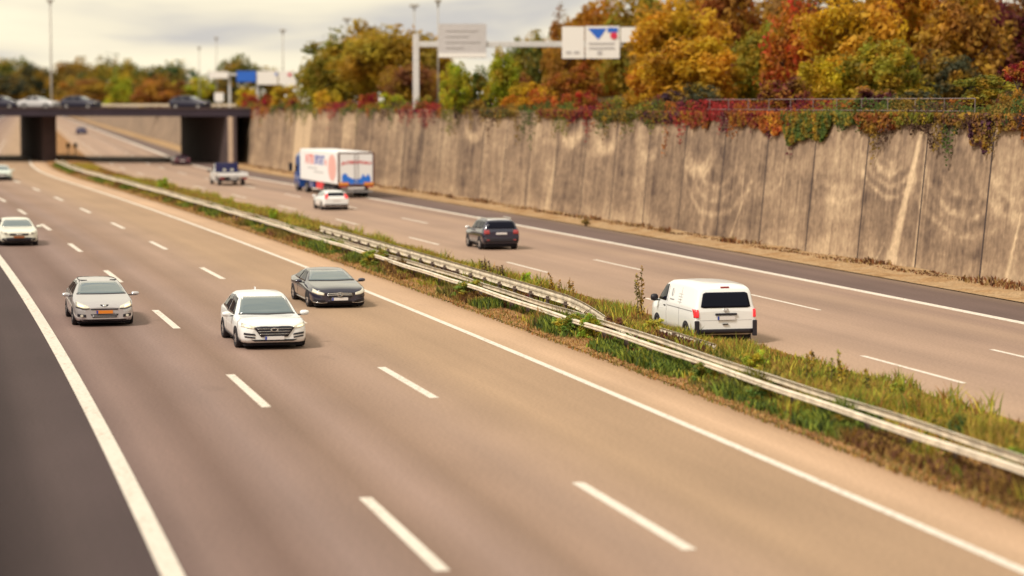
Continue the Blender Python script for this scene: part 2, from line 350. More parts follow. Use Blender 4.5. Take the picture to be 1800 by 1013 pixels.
# ------------------------------------------------------------------ retaining wall with its stains (vertex colours hold the stains)
def vnoise(x, y, seed):
    r = np.random.default_rng(seed).random((256, 256))
    xi, yi = np.floor(x).astype(int), np.floor(y).astype(int); fx, fy = x - xi, y - yi
    fx = fx * fx * (3 - 2 * fx); fy = fy * fy * (3 - 2 * fy)
    g = lambda a, b: r[a % 256, b % 256]
    return (g(xi, yi) * (1 - fx) + g(xi + 1, yi) * fx) * (1 - fy) + (g(xi, yi + 1) * (1 - fx) + g(xi + 1, yi + 1) * fx) * fy
def fbm(x, y, seed, oc=4):
    t, a, n = 0, 1, 0
    for k in range(oc):
        t = t + a * vnoise(x * 2 ** k, y * 2 ** k, seed + k); n += a; a *= 0.55
    return t / n
JOINTS = [75.4 + 5.52 * i for i in range(-8, 32)]
WALL_O, BATTER = 21.7, 0.095
def wall_point(u, v):
    """(s, z) on the wall face seen at photo pixel u, v."""
    best = None
    for s in np.arange(66, 250, 0.25):
        p = R(s, WALL_O + 0.3); d = at_depth(u, v, p.y)
        e = abs(d[0] - p.x)
        if best is None or e < best[0]: best = (e, s, d[2])
    return best[1], best[2]
def wall_colours(SS, ZZ):
    pan = np.floor((SS - JOINTS[0]) / 5.52).astype(int)
    pr = np.random.default_rng(5).random(200)
    f = ((SS - JOINTS[0]) / 5.52) % 1
    big = fbm(SS * 0.35, ZZ * 0.5, 21); vert = fbm(SS * 1.6, ZZ * 0.18, 31, 5); fine = fbm(SS * 4, ZZ * 5, 41, 3); hor = fbm(SS * 0.3, ZZ * 2.2, 51, 3)
    hair = fbm(SS * 7, ZZ * 0.35, 81, 3)
    t = 0.41 + 0.50 * (big - 0.5) + 0.50 * (vert - 0.5) + 0.40 * (hair - 0.5) + 0.42 * (fine - 0.5)
    drip = np.clip(fbm(SS * 2.6, ZZ * .12, 87, 2) - .52, 0, 1) * 3.2; t -= drip * np.exp(-(WT - ZZ) / 2.2) * .32 + 0.3 * (hor - 0.5) + 0.26 * (pr[pan % 200] - 0.5)
    t += 0.20 * np.clip(1 - ZZ / 1.1, 0, 1) + 0.10 * np.clip((ZZ - 3.6) / 2.0, 0, 1)
    t -= 0.22 * np.clip(fbm(SS * 0.6, ZZ * 0.25, 61, 3) - 0.55, 0, 1) * 4 * np.clip(1.4 - abs(ZZ - 2.0) / 1.6, 0, 1) * 0.6
    # arcs scraped pale by swinging creeper
    for (u, v, rad, n, w, a0, amp) in ((1565, 255, 2.0, 4, 0.11, -0.5, 0.40), (1560, 268, 0.9, 2, 0.10, 0.0, 0.30), (1705, 255, 3.3, 3, 0.12, -0.6, 0.24), (1690, 305, 1.8, 2, 0.10, -0.3, 0.17), (1800, 250, 2.6, 2, 0.16, -0.3, 0.28),
                                       (1262, 262, 3.1, 3, 0.13, 0.0, 0.29), (1226, 252, 1.5, 2, 0.2, 0.0, 0.36), (1000, 205, 1.6, 2, 0.25, 0, 0.40), (1065, 222, 1.4, 2, 0.2, 0.0, 0.30), (830, 205, 1.6, 2, 0.25, 0.0, 0.36), (1475, 260, 2.2, 2, 0.18, 0.1, 0.18), (1140, 225, 1.5, 2, 0.2, 0, 0.24), (1340, 262, 2.0, 2, 0.22, 0, 0.2)):
        s0, z0 = wall_point(u, v)
        ds, dz = (SS - s0) * (0.42 if v > 0 else 1), ZZ - z0
        ds = (SS - s0) * 0.62
        rr = np.hypot(ds, dz) + 0.25 * (fbm(SS * 0.8, ZZ * 0.8, 71, 2) - 0.5); an = np.arctan2(ds, -dz)
        low = np.clip(1.15 - abs(an + a0 * 0.6) / 1.35, 0, 1) ** 0.6
        for k in range(n):
            rk = rad * (1 - 0.22 * k)
            t = t + 1.15 * amp * (1 - 0.15 * k) * low * np.exp(-((rr - rk) / w) ** 2) * (0.55 + 0.9 * fine)
        t = t + 0.04 * amp * low * (rr < rad) * (1 - rr / rad)
    # pale run-off streaks that widen towards the ground
    for (u0, v0, u1, v1, w0, w1, amp) in ((1612, 225, 1578, 470, 0.15, 0.42, 0.9), (1623, 262, 1619, 330, 0.07, 0.1, 0.3), (1800, 380, 1783, 470, 0.05, 0.1, 0.4), (1565, 430, 1548, 462, 0.05, 0.08, 0.3), (1310, 355, 1292, 420, 0.06, 0.14, 0.4), (1470, 330, 1462, 450, 0.1, 0.2, 0.22), (975, 300, 968, 360, 0.1, 0.3, 0.3)):
        sa, za = wall_point(u0, v0); sb, zb = wall_point(u1, v1)
        q = np.clip((za - ZZ) / (za - zb), 0, 1.25); ctr = sa + (sb - sa) * q; w = w0 + (w1 - w0) * q ** 2
        t = t * (1 - .6 * np.exp(-((SS - ctr) / w / 1.3) ** 4) * (ZZ < za + .1) * (amp > .8)) + amp * (0.75 + 0.5 * fine) * np.exp(-((SS - ctr) / w / 1.3) ** 4) * (ZZ < za + 0.1)
    # one replaced panel, paler than its neighbours
    s0, _ = wall_point(517, 260); s1, _ = wall_point(546, 260); lo, hi = min(s0, s1), max(s0, s1)
    t = np.where((SS > lo) & (SS < hi), 0.9 + 0.2 * (fine - 0.5), t)
    t = np.where((f < 0.004) | (f > 0.996), t - 0.2, t)
    t = np.clip(t, 0, 1.1)[..., None]
    dk, md, lt = np.array([0.100, 0.067, 0.054]), np.array([0.295, 0.205, 0.140]), np.array([0.56, 0.415, 0.275])
    return np.where(t < 0.5, dk + (md - dk) * (t / 0.5), md + (lt - md) * ((t - 0.5) / 0.5))
def wall_sheet(sv, zv):
    SS, ZZ = np.meshgrid(sv, zv, indexing='ij')
    f = ((SS - JOINTS[0]) / 5.52) % 1; d = np.minimum(f, 1 - f) * 5.52
    X, Y = Ra(SS, WALL_O + BATTER * ZZ)
    n, m = SS.shape
    i = (np.arange(n - 1)[:, None] * m + np.arange(m - 1)[None, :]).ravel()
    q = np.stack([i, i + m, i + m + 1, i + 1], 1)[:, ::-1]
    me = raw_mesh('wall_face', np.stack([X.ravel(), Y.ravel(), ZZ.ravel()], 1), q)
    ca = me.color_attributes.new('Col', 'FLOAT_COLOR', 'POINT')
    c = wall_colours(SS, ZZ).reshape(-1, 3)
    ca.data.foreach_set('color', np.concatenate([c, np.ones((len(c), 1))], 1).astype(np.float32).ravel())
    return me
wroot = empty('retaining_wall', R(120, WALL_O))
tag(wroot, 'tall stained concrete retaining wall of tall panels along the outbound carriageway', 'wall')
def child_at_world(o, parent):
    o.parent = parent; o.matrix_parent_inverse = (Matrix.Translation(parent.location) @ parent.rotation_euler.to_matrix().to_4x4()).inverted()
    return o
zz = np.linspace(0, WT, 58)
for nm, sv in (('wall_face', np.concatenate([np.arange(62, 130, 0.10), np.arange(130, 262.5, 0.25)])), ('wall_face', np.arange(-70, 62.1, 1.0))):
    me = wall_sheet(sv, zz if len(sv) > 500 else np.linspace(0, WT, 12)); child_at_world(link(nm, me, M['wall'], smooth=True), wroot)
jb = MB()
for s in JOINTS:
    if 60 < s < 255:
        for k in range(10):
            z0, z1 = WT * k / 10, WT * (k + 1) / 10
            w = 0.055 if s < 130 else 0.065
            a, b, c_, d_ = R(s - w, WALL_O + BATTER * z0 - 0.006, z0), R(s + w, WALL_O + BATTER * z0 - 0.006, z0), R(s + w, WALL_O + BATTER * z1 - 0.006, z1), R(s - w, WALL_O + BATTER * z1 - 0.006, z1)
            jb.add([a, b, c_, d_], [(0, 1, 2, 3)])
child_at_world(jb.build('joint', M['joint']), wroot)
cp = MB()
sv = np.arange(-70, 262, 2.0)
ot = WALL_O + BATTER * WT
for i in range(len(sv) - 1):
    pts = [(ot - 0.06, WT + 0.003), (ot - 0.06, WT + 0.14), (ot + 0.5, WT + 0.14), (ot + 0.5, WT - 0.4)]
    A = [R(sv[i], a, b) for a, b in pts]; B = [R(sv[i + 1], a, b) for a, b in pts]
    cp.add(A + B, [(0, 1, 5, 4)[::-1], (1, 2, 6, 5)[::-1], (2, 3, 7, 6)[::-1], (0, 4, 7, 3)])
child_at_world(cp.build('coping', plain('coping_concrete', (0.30, 0.21, 0.14), 0.9, var=0.3, scale=1.0)), wroot)
# the cutting beyond the bridge and on the inbound side
def simple_wall(name, o, s0, s1, label, bat, h=WT, flip=False):
    b = MB(); sv = np.concatenate([np.arange(s0, min(s1, 330), 3.0), np.arange(330, s1, 20.0)]) if s1 > 330 else np.arange(s0, s1 + 0.1, 3.0)
    for i in range(len(sv) - 1):
        p = [(o, 0), (o + bat * h, h), (o + bat * h + (0.6 if o > 0 else -0.6), h), (o + bat * h + (0.6 if o > 0 else -0.6), 0)]
        A = [R(sv[i], a, z) for a, z in p]; B = [R(sv[i + 1], a, z) for a, z in p]
        fs = [(0, 1, 5, 4), (1, 2, 6, 5), (2, 3, 7, 6)]
        b.add(A + B, fs if o < 0 else [f[::-1] for f in fs])
    o_ = b.build(name, plain(name + '_face', (0.24, 0.165, 0.115), 0.9, var=0.45, scale=0.35))
    return tag(o_, label, 'wall')
simple_wall('cutting_wall', 21.7, 292, 1400, 'tan cutting wall seen under the bridge, past the right abutment', 0.35)
simple_wall('inbound_wall', -17.0, SMIN, 1400, 'low concrete wall along the dark inbound hard shoulder', -0.1)

# ------------------------------------------------------------------ bridge
BA, BB = np.array([-86.0, 268.0]), np.array([-27.6, 246.2])
BD = np.array([-9.4, 33.0]); BU = (BB - BA) / np.linalg.norm(BB - BA)
bridge = empty('road_bridge', (*((BA + BB) / 2), 0)); tag(bridge, 'dark concrete road bridge crossing over the whole motorway', 'bridge')
def par(p0, p1, d0, d1): return [p0 + BD * d0, p1 + BD * d0, p1 + BD * d1, p0 + BD * d1]
ext = BB + BU * 5
b = MB(); b.prism(par(BA, ext, 0, 1), 4.95, 5.68); child_at_world(b.build('deck', M['concrete_shaded']), bridge)
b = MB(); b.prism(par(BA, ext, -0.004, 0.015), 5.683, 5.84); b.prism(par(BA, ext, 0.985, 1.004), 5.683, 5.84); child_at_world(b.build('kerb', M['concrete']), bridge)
b = MB(); b.prism(par(BA, ext, 0.016, 0.984), 5.684, 5.70); child_at_world(b.build('carriageway', M['shoulder_out'].copy()), bridge)
P0 = at_ground(76, 284.5)[:2]; P1 = at_ground(100, 284.5)[:2]
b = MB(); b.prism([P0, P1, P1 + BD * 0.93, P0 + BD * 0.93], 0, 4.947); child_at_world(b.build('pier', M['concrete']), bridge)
Q0 = at_ground(401, 290)[:2]; Q1 = at_ground(416, 290.5)[:2] + np.array([0.0, 0])
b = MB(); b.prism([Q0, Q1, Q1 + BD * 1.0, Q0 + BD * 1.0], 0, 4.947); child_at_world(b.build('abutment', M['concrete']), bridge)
b = MB(); b.prism([Q0 + BU * 0.02, Q0 + BU * 0.45, Q0 + BU * 0.45 + BD * 0.0 - BD * 0.02, Q0 + BU * 0.02 - BD * 0.02], 0, 4.94); child_at_world(b.build('abutment_lit_end', M['wall'].copy() if False else plain('lit_end_concrete', (0.42, 0.30, 0.22), 0.9, var=0.2)), bridge)  # pale strip painting the lit end face of the abutment
# far parapet rail on the deck
b = MB()
for t in (0.93,):
    a0, a1 = BA + BD * t, ext + BD * t
    b.prism([a0, a1, a1 + BD * 0.006, a0 + BD * 0.006], 5.98, 6.24)
    for k in range(16):
        p = a0 + (a1 - a0) * (k + 0.5) / 16; b.box((p[0], p[1] + 0.25, 5.95), (0.12, 0.12, 0.5))
child_at_world(b.build('parapet_rail', plain('parapet_cream', (0.52, 0.43, 0.32), 0.6, var=0.15)), bridge)

# ------------------------------------------------------------------ guard rails
WPROF = [(0.0, -0.155), (0.055, -0.125), (0.06, -0.06), (0.03, -0.025), (0.03, 0.025), (0.06, 0.06), (0.055, 0.125), (0.0, 0.155)]
BOXP = [(0.0, -0.14), (0.06, -0.14), (0.06, 0.14), (0.0, 0.14)]
def beam(pts_fn, s0, s1, ds, face, hscale=0.75, thick=0.012, shape=WPROF):
    """W-beam swept along the road; face = -1 looks to the inbound lanes, +1 outbound."""
    b = MB(); sv = np.arange(s0, s1 + 0.001, ds)
    prof = [(face * a, z * hscale) for a, z in shape]; back = [(a - face * thick, z) for a, z in prof]
    loop = prof + back[::-1]; n = len(loop)
    vs = []; fs = []
    for i, s in enumerate(sv):
        o, z, sc = pts_fn(s)
        for a, dz in loop: vs.append(R(s, o + a, z + dz * sc))
    for i in range(len(sv) - 1):
        for j in range(n):
            k = (j + 1) % n; q = (i * n + j, i * n + k, (i + 1) * n + k, (i + 1) * n + j)
            fs.append(q if face < 0 else q[::-1])
    fs += [tuple(range(n)), tuple(range((len(sv) - 1) * n, len(sv) * n))[::-1]]
    b.add(vs, fs); return b
gr = empty('double_guardrail', R(37, 2.75)); tag(gr, 'long double-beam steel guardrail beside the inbound carriageway, nearest the camera', 'guardrail')
wob = lambda s: 0.014 * math.sin(s * 0.31) + 0.008 * math.sin(s * 0.83)
child_at_world(beam(lambda s: (2.42 + wob(s), 0.485 + wob(s + 9), 1), 30, 252, 1.0, -1, .40).build('beam', M['rail']), gr)
child_at_world(beam(lambda s: (2.90 + wob(s + 5), 0.505 + wob(s + 3), 1), 30, 252, 1.0, 1, .42, shape=BOXP).build('beam', M['rail']), gr)
for i in range(100):
    s = 31 + 2.0 * i
    b = MB(); c0 = R(s, 2.66, 0.0); h = heading(s)
    b.box((0, 0, 0.19), (0.10, 0.07, 0.48), -h); b.box((-0.06, 0, 0.40), (0.36, 0.06, 0.05), -h)
    o = b.build('post', M['post'], loc=c0); child_at_world(o, gr)
g2 = empty('sunken_guardrail', R(58, 3.2)); tag(g2, 'pale weathered guardrail whose near end dives into the median ground', 'guardrail')
def dive(s):
    t = max(0.0, min(1.0, (71.0 - s) / 13.5)); t = t * t * (3 - 2 * t)
    return 3.66 - 0.62 * t , 0.60 - 0.62 * t, 1.2
child_at_world(beam(dive, 57, 112, 0.5, 1, 0.8).build('beam', M['rail_old']), g2)
for i in range(21):
    s = 70 + 2.0 * i; b = MB(); h = heading(s); b.box((0, 0, 0.28), (0.09, 0.07, 0.6), -h); b.box((0, 0, 0.5), (0.1, 0.4, 0.03), -h)
    child_at_world(b.build('post', M['post'], loc=R(s, 3.52, 0)), g2)
g3 = empty('outbound_guardrail', R(60, 4.9)); tag(g3, 'overgrown guardrail on the far side of the median, beside the white van', 'guardrail')
for sa_, sb_ in ((58.5, 63.0), (79.5, 90.0)):
    child_at_world(beam(lambda s: (4.15, 0.37, 1), sa_, sb_, 1.5, 1, .6).build('beam', M['rail']), g3)
    for s_ in np.arange(sa_ + 1, sb_, 2.0):
        b = MB(); b.box((0, 0, 0.2), (0.09, 0.07, 0.5), -heading(s_)); child_at_world(b.build('post', M['post'], loc=R(s_, 4.08, 0)), g3)

# ------------------------------------------------------------------ vehicles
def mono(xs, ys, x):
    xs, ys = np.asarray(xs, float), np.asarray(ys, float)
    if xs[0] > xs[-1]: xs, ys = xs[::-1], ys[::-1]
    h = np.diff(xs); d = np.diff(ys) / h; m = np.zeros_like(ys)
    m[0], m[-1] = d[0], d[-1]
    for i in range(1, len(xs) - 1):
        m[i] = 0 if d[i - 1] * d[i] <= 0 else 3 * (h[i - 1] + h[i]) / ((2 * h[i] + h[i - 1]) / d[i - 1] + (h[i] + 2 * h[i - 1]) / d[i])
    k = np.clip(np.searchsorted(xs, x) - 1, 0, len(xs) - 2); t = (x - xs[k]) / h[k]
    return (2 * t ** 3 - 3 * t ** 2 + 1) * ys[k] + (t ** 3 - 2 * t ** 2 + t) * h[k] * m[k] + (-2 * t ** 3 + 3 * t ** 2) * ys[k + 1] + (t ** 3 - t ** 2) * h[k] * m[k + 1]
OUT = {'F': Vector((1, 0, 0)), 'B': Vector((-1, 0, 0)), 'L': Vector((0, 1, 0)), 'R': Vector((0, -1, 0)), 'T': Vector((0, 0, 1))}
class Car:
    def __init__(s, st, nx=64):
        """st: list of (x, half width, sill z, belt z, roof half width, top z), front first."""
        a = np.array(st, float); xs = a[:, 0]
        span = xs[0] - xs[-1]
        x = np.unique(np.concatenate([np.linspace(xs[-1], xs[0], nx), xs]))
        P = [mono(xs, a[:, k], x) for k in range(1, 6)]
        rows = []
        for i in range(len(x)):
            hw, zb, zs, tw, zt = [p[i] for p in P]
            pts = [(0, zb), (hw * 0.80, zb), (hw * 0.955, zb + 0.07 * (zs - zb)), (hw * 0.995, zb + 0.30 * (zs - zb)), (hw, zb + 0.62 * (zs - zb)), (hw * 0.975, zs)]
            hgt = zt - zs
            pts += [(hw * 0.965 + (tw - hw * 0.965) * 0.12, zs + hgt * 0.10), (hw * 0.965 + (tw - hw * 0.965) * 0.80, zs + hgt * 0.78), (tw, zt - 0.10 * hgt - 0.008), (tw * 0.88, zt - 0.02), (tw * 0.5, zt), (0, zt + 0.012)]
            rows.append(pts)
        n = len(rows[0]); V = []; F = []
        for i, r in enumerate(rows):
            full = r + [(-p[0], p[1]) for p in r[-2:0:-1]]
            V += [(x[i], p[0], p[1]) for p in full]
        m = 2 * n - 2
        for i in range(len(x) - 1):
            for j in range(m):
                k = (j + 1) % m; F.append((i * m + j, (i + 1) * m + j, (i + 1) * m + k, i * m + k))
        F.append(tuple(range(m))); F.append(tuple(range((len(x) - 1) * m, len(x) * m))[::-1])
        s.V, s.F = V, F
        s.bvh = BVHTree.FromPolygons([Vector(v) for v in V], F)
        s.x0, s.x1 = xs[-1], xs[0]
    def body(s, mat, parent, name='body'):
        b = MB(); b.v, b.f = list(s.V), list(s.F)
        o = b.build(name, mat, parent, smooth=True)
        # flat caps
        me = o.data
        for p in list(me.polygons)[-2:]: p.use_smooth = False
        return o
    def cast(s, axis, p):
        if axis == 'F': o, d = Vector((s.x1 + 1, p[0], p[1])), Vector((-1, 0, 0))
        elif axis == 'B': o, d = Vector((s.x0 - 1, p[0], p[1])), Vector((1, 0, 0))
        elif axis == 'L': o, d = Vector((p[0], 3, p[1])), Vector((0, -1, 0))
        elif axis == 'R': o, d = Vector((p[0], -3, p[1])), Vector((0, 1, 0))
        else: o, d = Vector((p[0], p[1], 5)), Vector((0, 0, -1))
        h = s.bvh.ray_cast(o, d)
        if h[0] is None:
            h = s.bvh.find_nearest(o + d * (1.2 if axis in 'FB' else 2.1))
        return h[0], h[1]
    def decal(s, name, mat, parent, axis, bot, top, nx=10, nz=6, off=0.008, skirt=0.03):
        def res(pl):
            pl = np.array(pl, float); L = np.concatenate([[0], np.cumsum(np.hypot(*np.diff(pl, axis=0).T))]); t = np.linspace(0, L[-1], nx + 1)
            t = np.unique(np.concatenate([t]))
            return np.stack([np.interp(t, L, pl[:, 0]), np.interp(t, L, pl[:, 1])], 1)
        A, B = res(bot), res(top); vs = []; bk = []
        for j in range(nz + 1):
            for i in range(nx + 1):
                p = A[i] + (B[i] - A[i]) * j / nz
                h, nrm = s.cast(axis, p); nrm = nrm.normalized()
                if axis in OUT and nrm.dot(OUT[axis]) < 0: nrm = -nrm
                vs.append(h + nrm * off); bk.append(h + nrm * (off - skirt))
        w = nx + 1; fs = [(j * w + i, j * w + i + 1, (j + 1) * w + i + 1, (j + 1) * w + i) for j in range(nz) for i in range(nx)]
        rim = [i for i in range(w)] + [j * w + nx for j in range(1, nz + 1)] + [nz * w + i for i in range(nx - 1, -1, -1)] + [j * w for j in range(nz - 1, 0, -1)]
        nv = len(vs)
        fs += [(rim[k], nv + rim[k], nv + rim[(k + 1) % len(rim)], rim[(k + 1) % len(rim)]) for k in range(len(rim))]
        c = (Vector(vs[0]) + Vector(vs[nx])) / 2
        b = MB(); b.add(vs + bk, fs)
        me = bpy.data.meshes.new(name); me.from_pydata(b.v, [], b.f); 
        bm = bmesh.new(); bm.from_mesh(me); bmesh.ops.recalc_face_normals(bm, faces=bm.faces); 
        # make the outer sheet face outwards
        f0 = [f for f in bm.faces if all(v.index < nv for v in f.verts)]
        cen = Vector(((s.x0 + s.x1) / 2, 0, 0.7))
        if sum(f.normal.dot(f.calc_center_median() - cen) for f in f0) < 0: bmesh.ops.reverse_faces(bm, faces=bm.faces)
        bm.to_mesh(me); bm.free()
        o = link(name, me, mat, parent, smooth=False)
        for p in o.data.polygons:
            p.use_smooth = all(i < nv for i in p.vertices)
        return o
    def both(s, name, mat, parent, axis, bot, top, nx=10, nz=6, **kw):
        kw.update(nx=nx, nz=nz)
        """a mirrored pair: given for +y in F/B axes, or for the left side."""
        if axis in 'FB':
            s.decal(name, mat, parent, axis, bot, top, **kw); s.decal(name, mat, parent, axis, [(-p[0], p[1]) for p in bot], [(-p[0], p[1]) for p in top], **kw)
        else:
            s.decal(name, mat, parent, 'L', bot, top, **kw); s.decal(name, mat, parent, 'R', bot, top, **kw)
def lathe(b, prof, y0, sgn, c, n=28):
    """profile (y, r) turned about the axle through c (x, z)."""
    vs = [(c[0] + r * math.cos(2 * PI * i / n), y0 + sgn * y, c[1] + r * math.sin(2 * PI * i / n)) for y, r in prof for i in range(n)]
    fs = [(k * n + i, k * n + (i + 1) % n, (k + 1) * n + (i + 1) % n, (k + 1) * n + i) for k in range(len(prof) - 1) for i in range(n)]
    if sgn > 0: fs = [f[::-1] for f in fs]
    b.add(vs, fs)
def wheel(parent, x, y, r, w=0.22, rim=0.66, mat=None, spokes=5, dual=False):
    sg = 1 if y > 0 else -1
    b = MB(); lathe(b, [(-w, r * 0.6), (-w, r * 0.95), (-w * 0.9, r), (-0.03, r), (0, r * 0.95), (0, r * rim), (-0.04, r * rim * 0.96)], y, sg, (x, r))
    t = b.build('wheel', M['tyre'], parent, smooth=True)
    b = MB(); lathe(b, [(-0.012, r * rim), (-0.03, r * rim * 0.9), (-0.05, r * rim * 0.86), (-0.06, 0.001)], y, sg, (x, r), 24)
    b2 = MB()
    for k in range(spokes):
        a = 2 * PI * k / spokes + 0.3; d = (math.cos(a), math.sin(a)); e = (-d[1], d[0]); R1 = r * rim * 0.93; wd = r * 0.11
        yo, yi = y + sg * -0.008, y - sg * 0.05
        q = [(x + d[0] * t_ + e[0] * w_ , r + d[1] * t_ + e[1] * w_) for t_, w_ in ((0.02, -wd * 1.3), (R1, -wd), (R1, wd), (0.02, wd * 1.3))]
        vs = [(p[0], yo, p[1]) for p in q] + [(p[0], yi, p[1]) for p in q]
        fs = [(0, 1, 2, 3), (0, 4, 5, 1), (1, 5, 6, 2), (2, 6, 7, 3), (3, 7, 4, 0)]
        b2.add(vs, fs if sg < 0 else [f[::-1] for f in fs])
    disc = b.build('brake_disc', M['arch'] if mat is None else M['black'], t, smooth=True)
    b2.build('rim', mat or M['alloy'], t)
    return t
def arch(car, parent, x, r, sill, mat=None, ro=1.17):
    n = 14; ang = [PI * i / n for i in range(n + 1)]
    top = [(x - ro * r * math.cos(a), max(sill + 0.02, r + ro * r * math.sin(a))) for a in ang]
    bot = [(p[0], sill + 0.015) for p in top]
    car.both('wheel_arch', mat or M['arch'], parent, 'S', bot, top, nx=n, nz=4, off=0.006, skirt=0.02)
def mirror(car, parent, x, y, z, mat, sx=0.12, h=0.15, w=0.2):
    for sg in (1, -1):
        b = MB(); c = Vector((x, sg * (y + w / 2 + 0.05), z))
        n = 10; prof = [(-0.5, 0.55), (-0.3, 0.95), (0.1, 1.0), (0.42, 0.75), (0.5, 0.4)]
        vs = []
        for t_, k in prof:
            for i in range(n):
                a = 2 * PI * i / n; vs.append((c.x + sx * 0.5 * k * math.cos(a), c.y + sg * t_ * w, c.z + h * 0.5 * k * math.sin(a)))
        fs = [(k * n + i, k * n + (i + 1) % n, (k + 1) * n + (i + 1) % n, (k + 1) * n + i) for k in range(len(prof) - 1) for i in range(n)] + [tuple(range(n))[::-1], tuple(range((len(prof) - 1) * n, len(prof) * n))]
        if sg > 0: fs = [f[::-1] for f in fs]
        b.add(vs, fs); m_ = b.build('mirror', mat, parent, smooth=True)
        b = MB(); b.box((c.x - 0.01, sg * (y + 0.0), z - h * 0.35), (0.05, 0.18, 0.04)); b.build('mirror_arm', M['black'], m_)
def plate(parent, x, z, mat, w=0.52, h=0.115, band=True, facing=1):
    b = MB(); b.box((x, 0, z), (0.02, w, h)); p = b.build('number_plate', mat, parent)
    if band:
        b = MB(); b.box((x + facing * 0.003, -w / 2 * facing + 0.03 * facing, z), (0.02, 0.055, h * 0.98)); b.build('plate_band', M['plate_b'], p)
    return p
def ring(b, c, axis_x, R0, r0, ry=1.0, n=20):
    vs = []; k = 6
    for i in range(n):
        a = 2 * PI * i / n
        for j in range(k):
            t = 2 * PI * j / k; rr = R0 + r0 * math.cos(t)
            vs.append((c[0] + r0 * math.sin(t), c[1] + rr * math.cos(a) * ry, c[2] + rr * math.sin(a)))
    b.add(vs, [(i * k + j, i * k + (j + 1) % k, ((i + 1) % n) * k + (j + 1) % k, ((i + 1) % n) * k + j) for i in range(n) for j in range(k)])
def surf_x(car, y, z, axis='F'):
    return car.cast(axis, (y, z))[0].x
def car_root(name, s, o, dirn, sc, L, label, cat, group=None, front_ref=True, yaw=0.0):
    """dirn -1: drives towards the camera; the given s is the end of the car nearest the camera."""
    sc_s = s + L * sc[0] / 2
    p = R(sc_s, o, 0.005); h = heading(sc_s)
    rz = (PI / 2 - h) + (PI if dirn < 0 else 0) + yaw
    r = empty(name, p, rz, sc); tag(r, label, cat, group); return r

def common(car, root, st, wx, r, sill, hw, rimmat=None, archmat=None, rim=0.66, spokes=5, ro=1.17):
    for x in wx:
        arch(car, root, x, r, sill, archmat, ro)
        for sg in (1, -1): wheel(root, x, sg * (hw + 0.012), r, rim=rim, mat=rimmat, spokes=spokes)
def underbody(root, x0, x1, hw, z0, z1):
    b = MB(); b.box(((x0 + x1) / 2, 0, (z0 + z1) / 2), (x1 - x0, hw * 2, z1 - z0)); b.build('underbody', M['arch'], root)

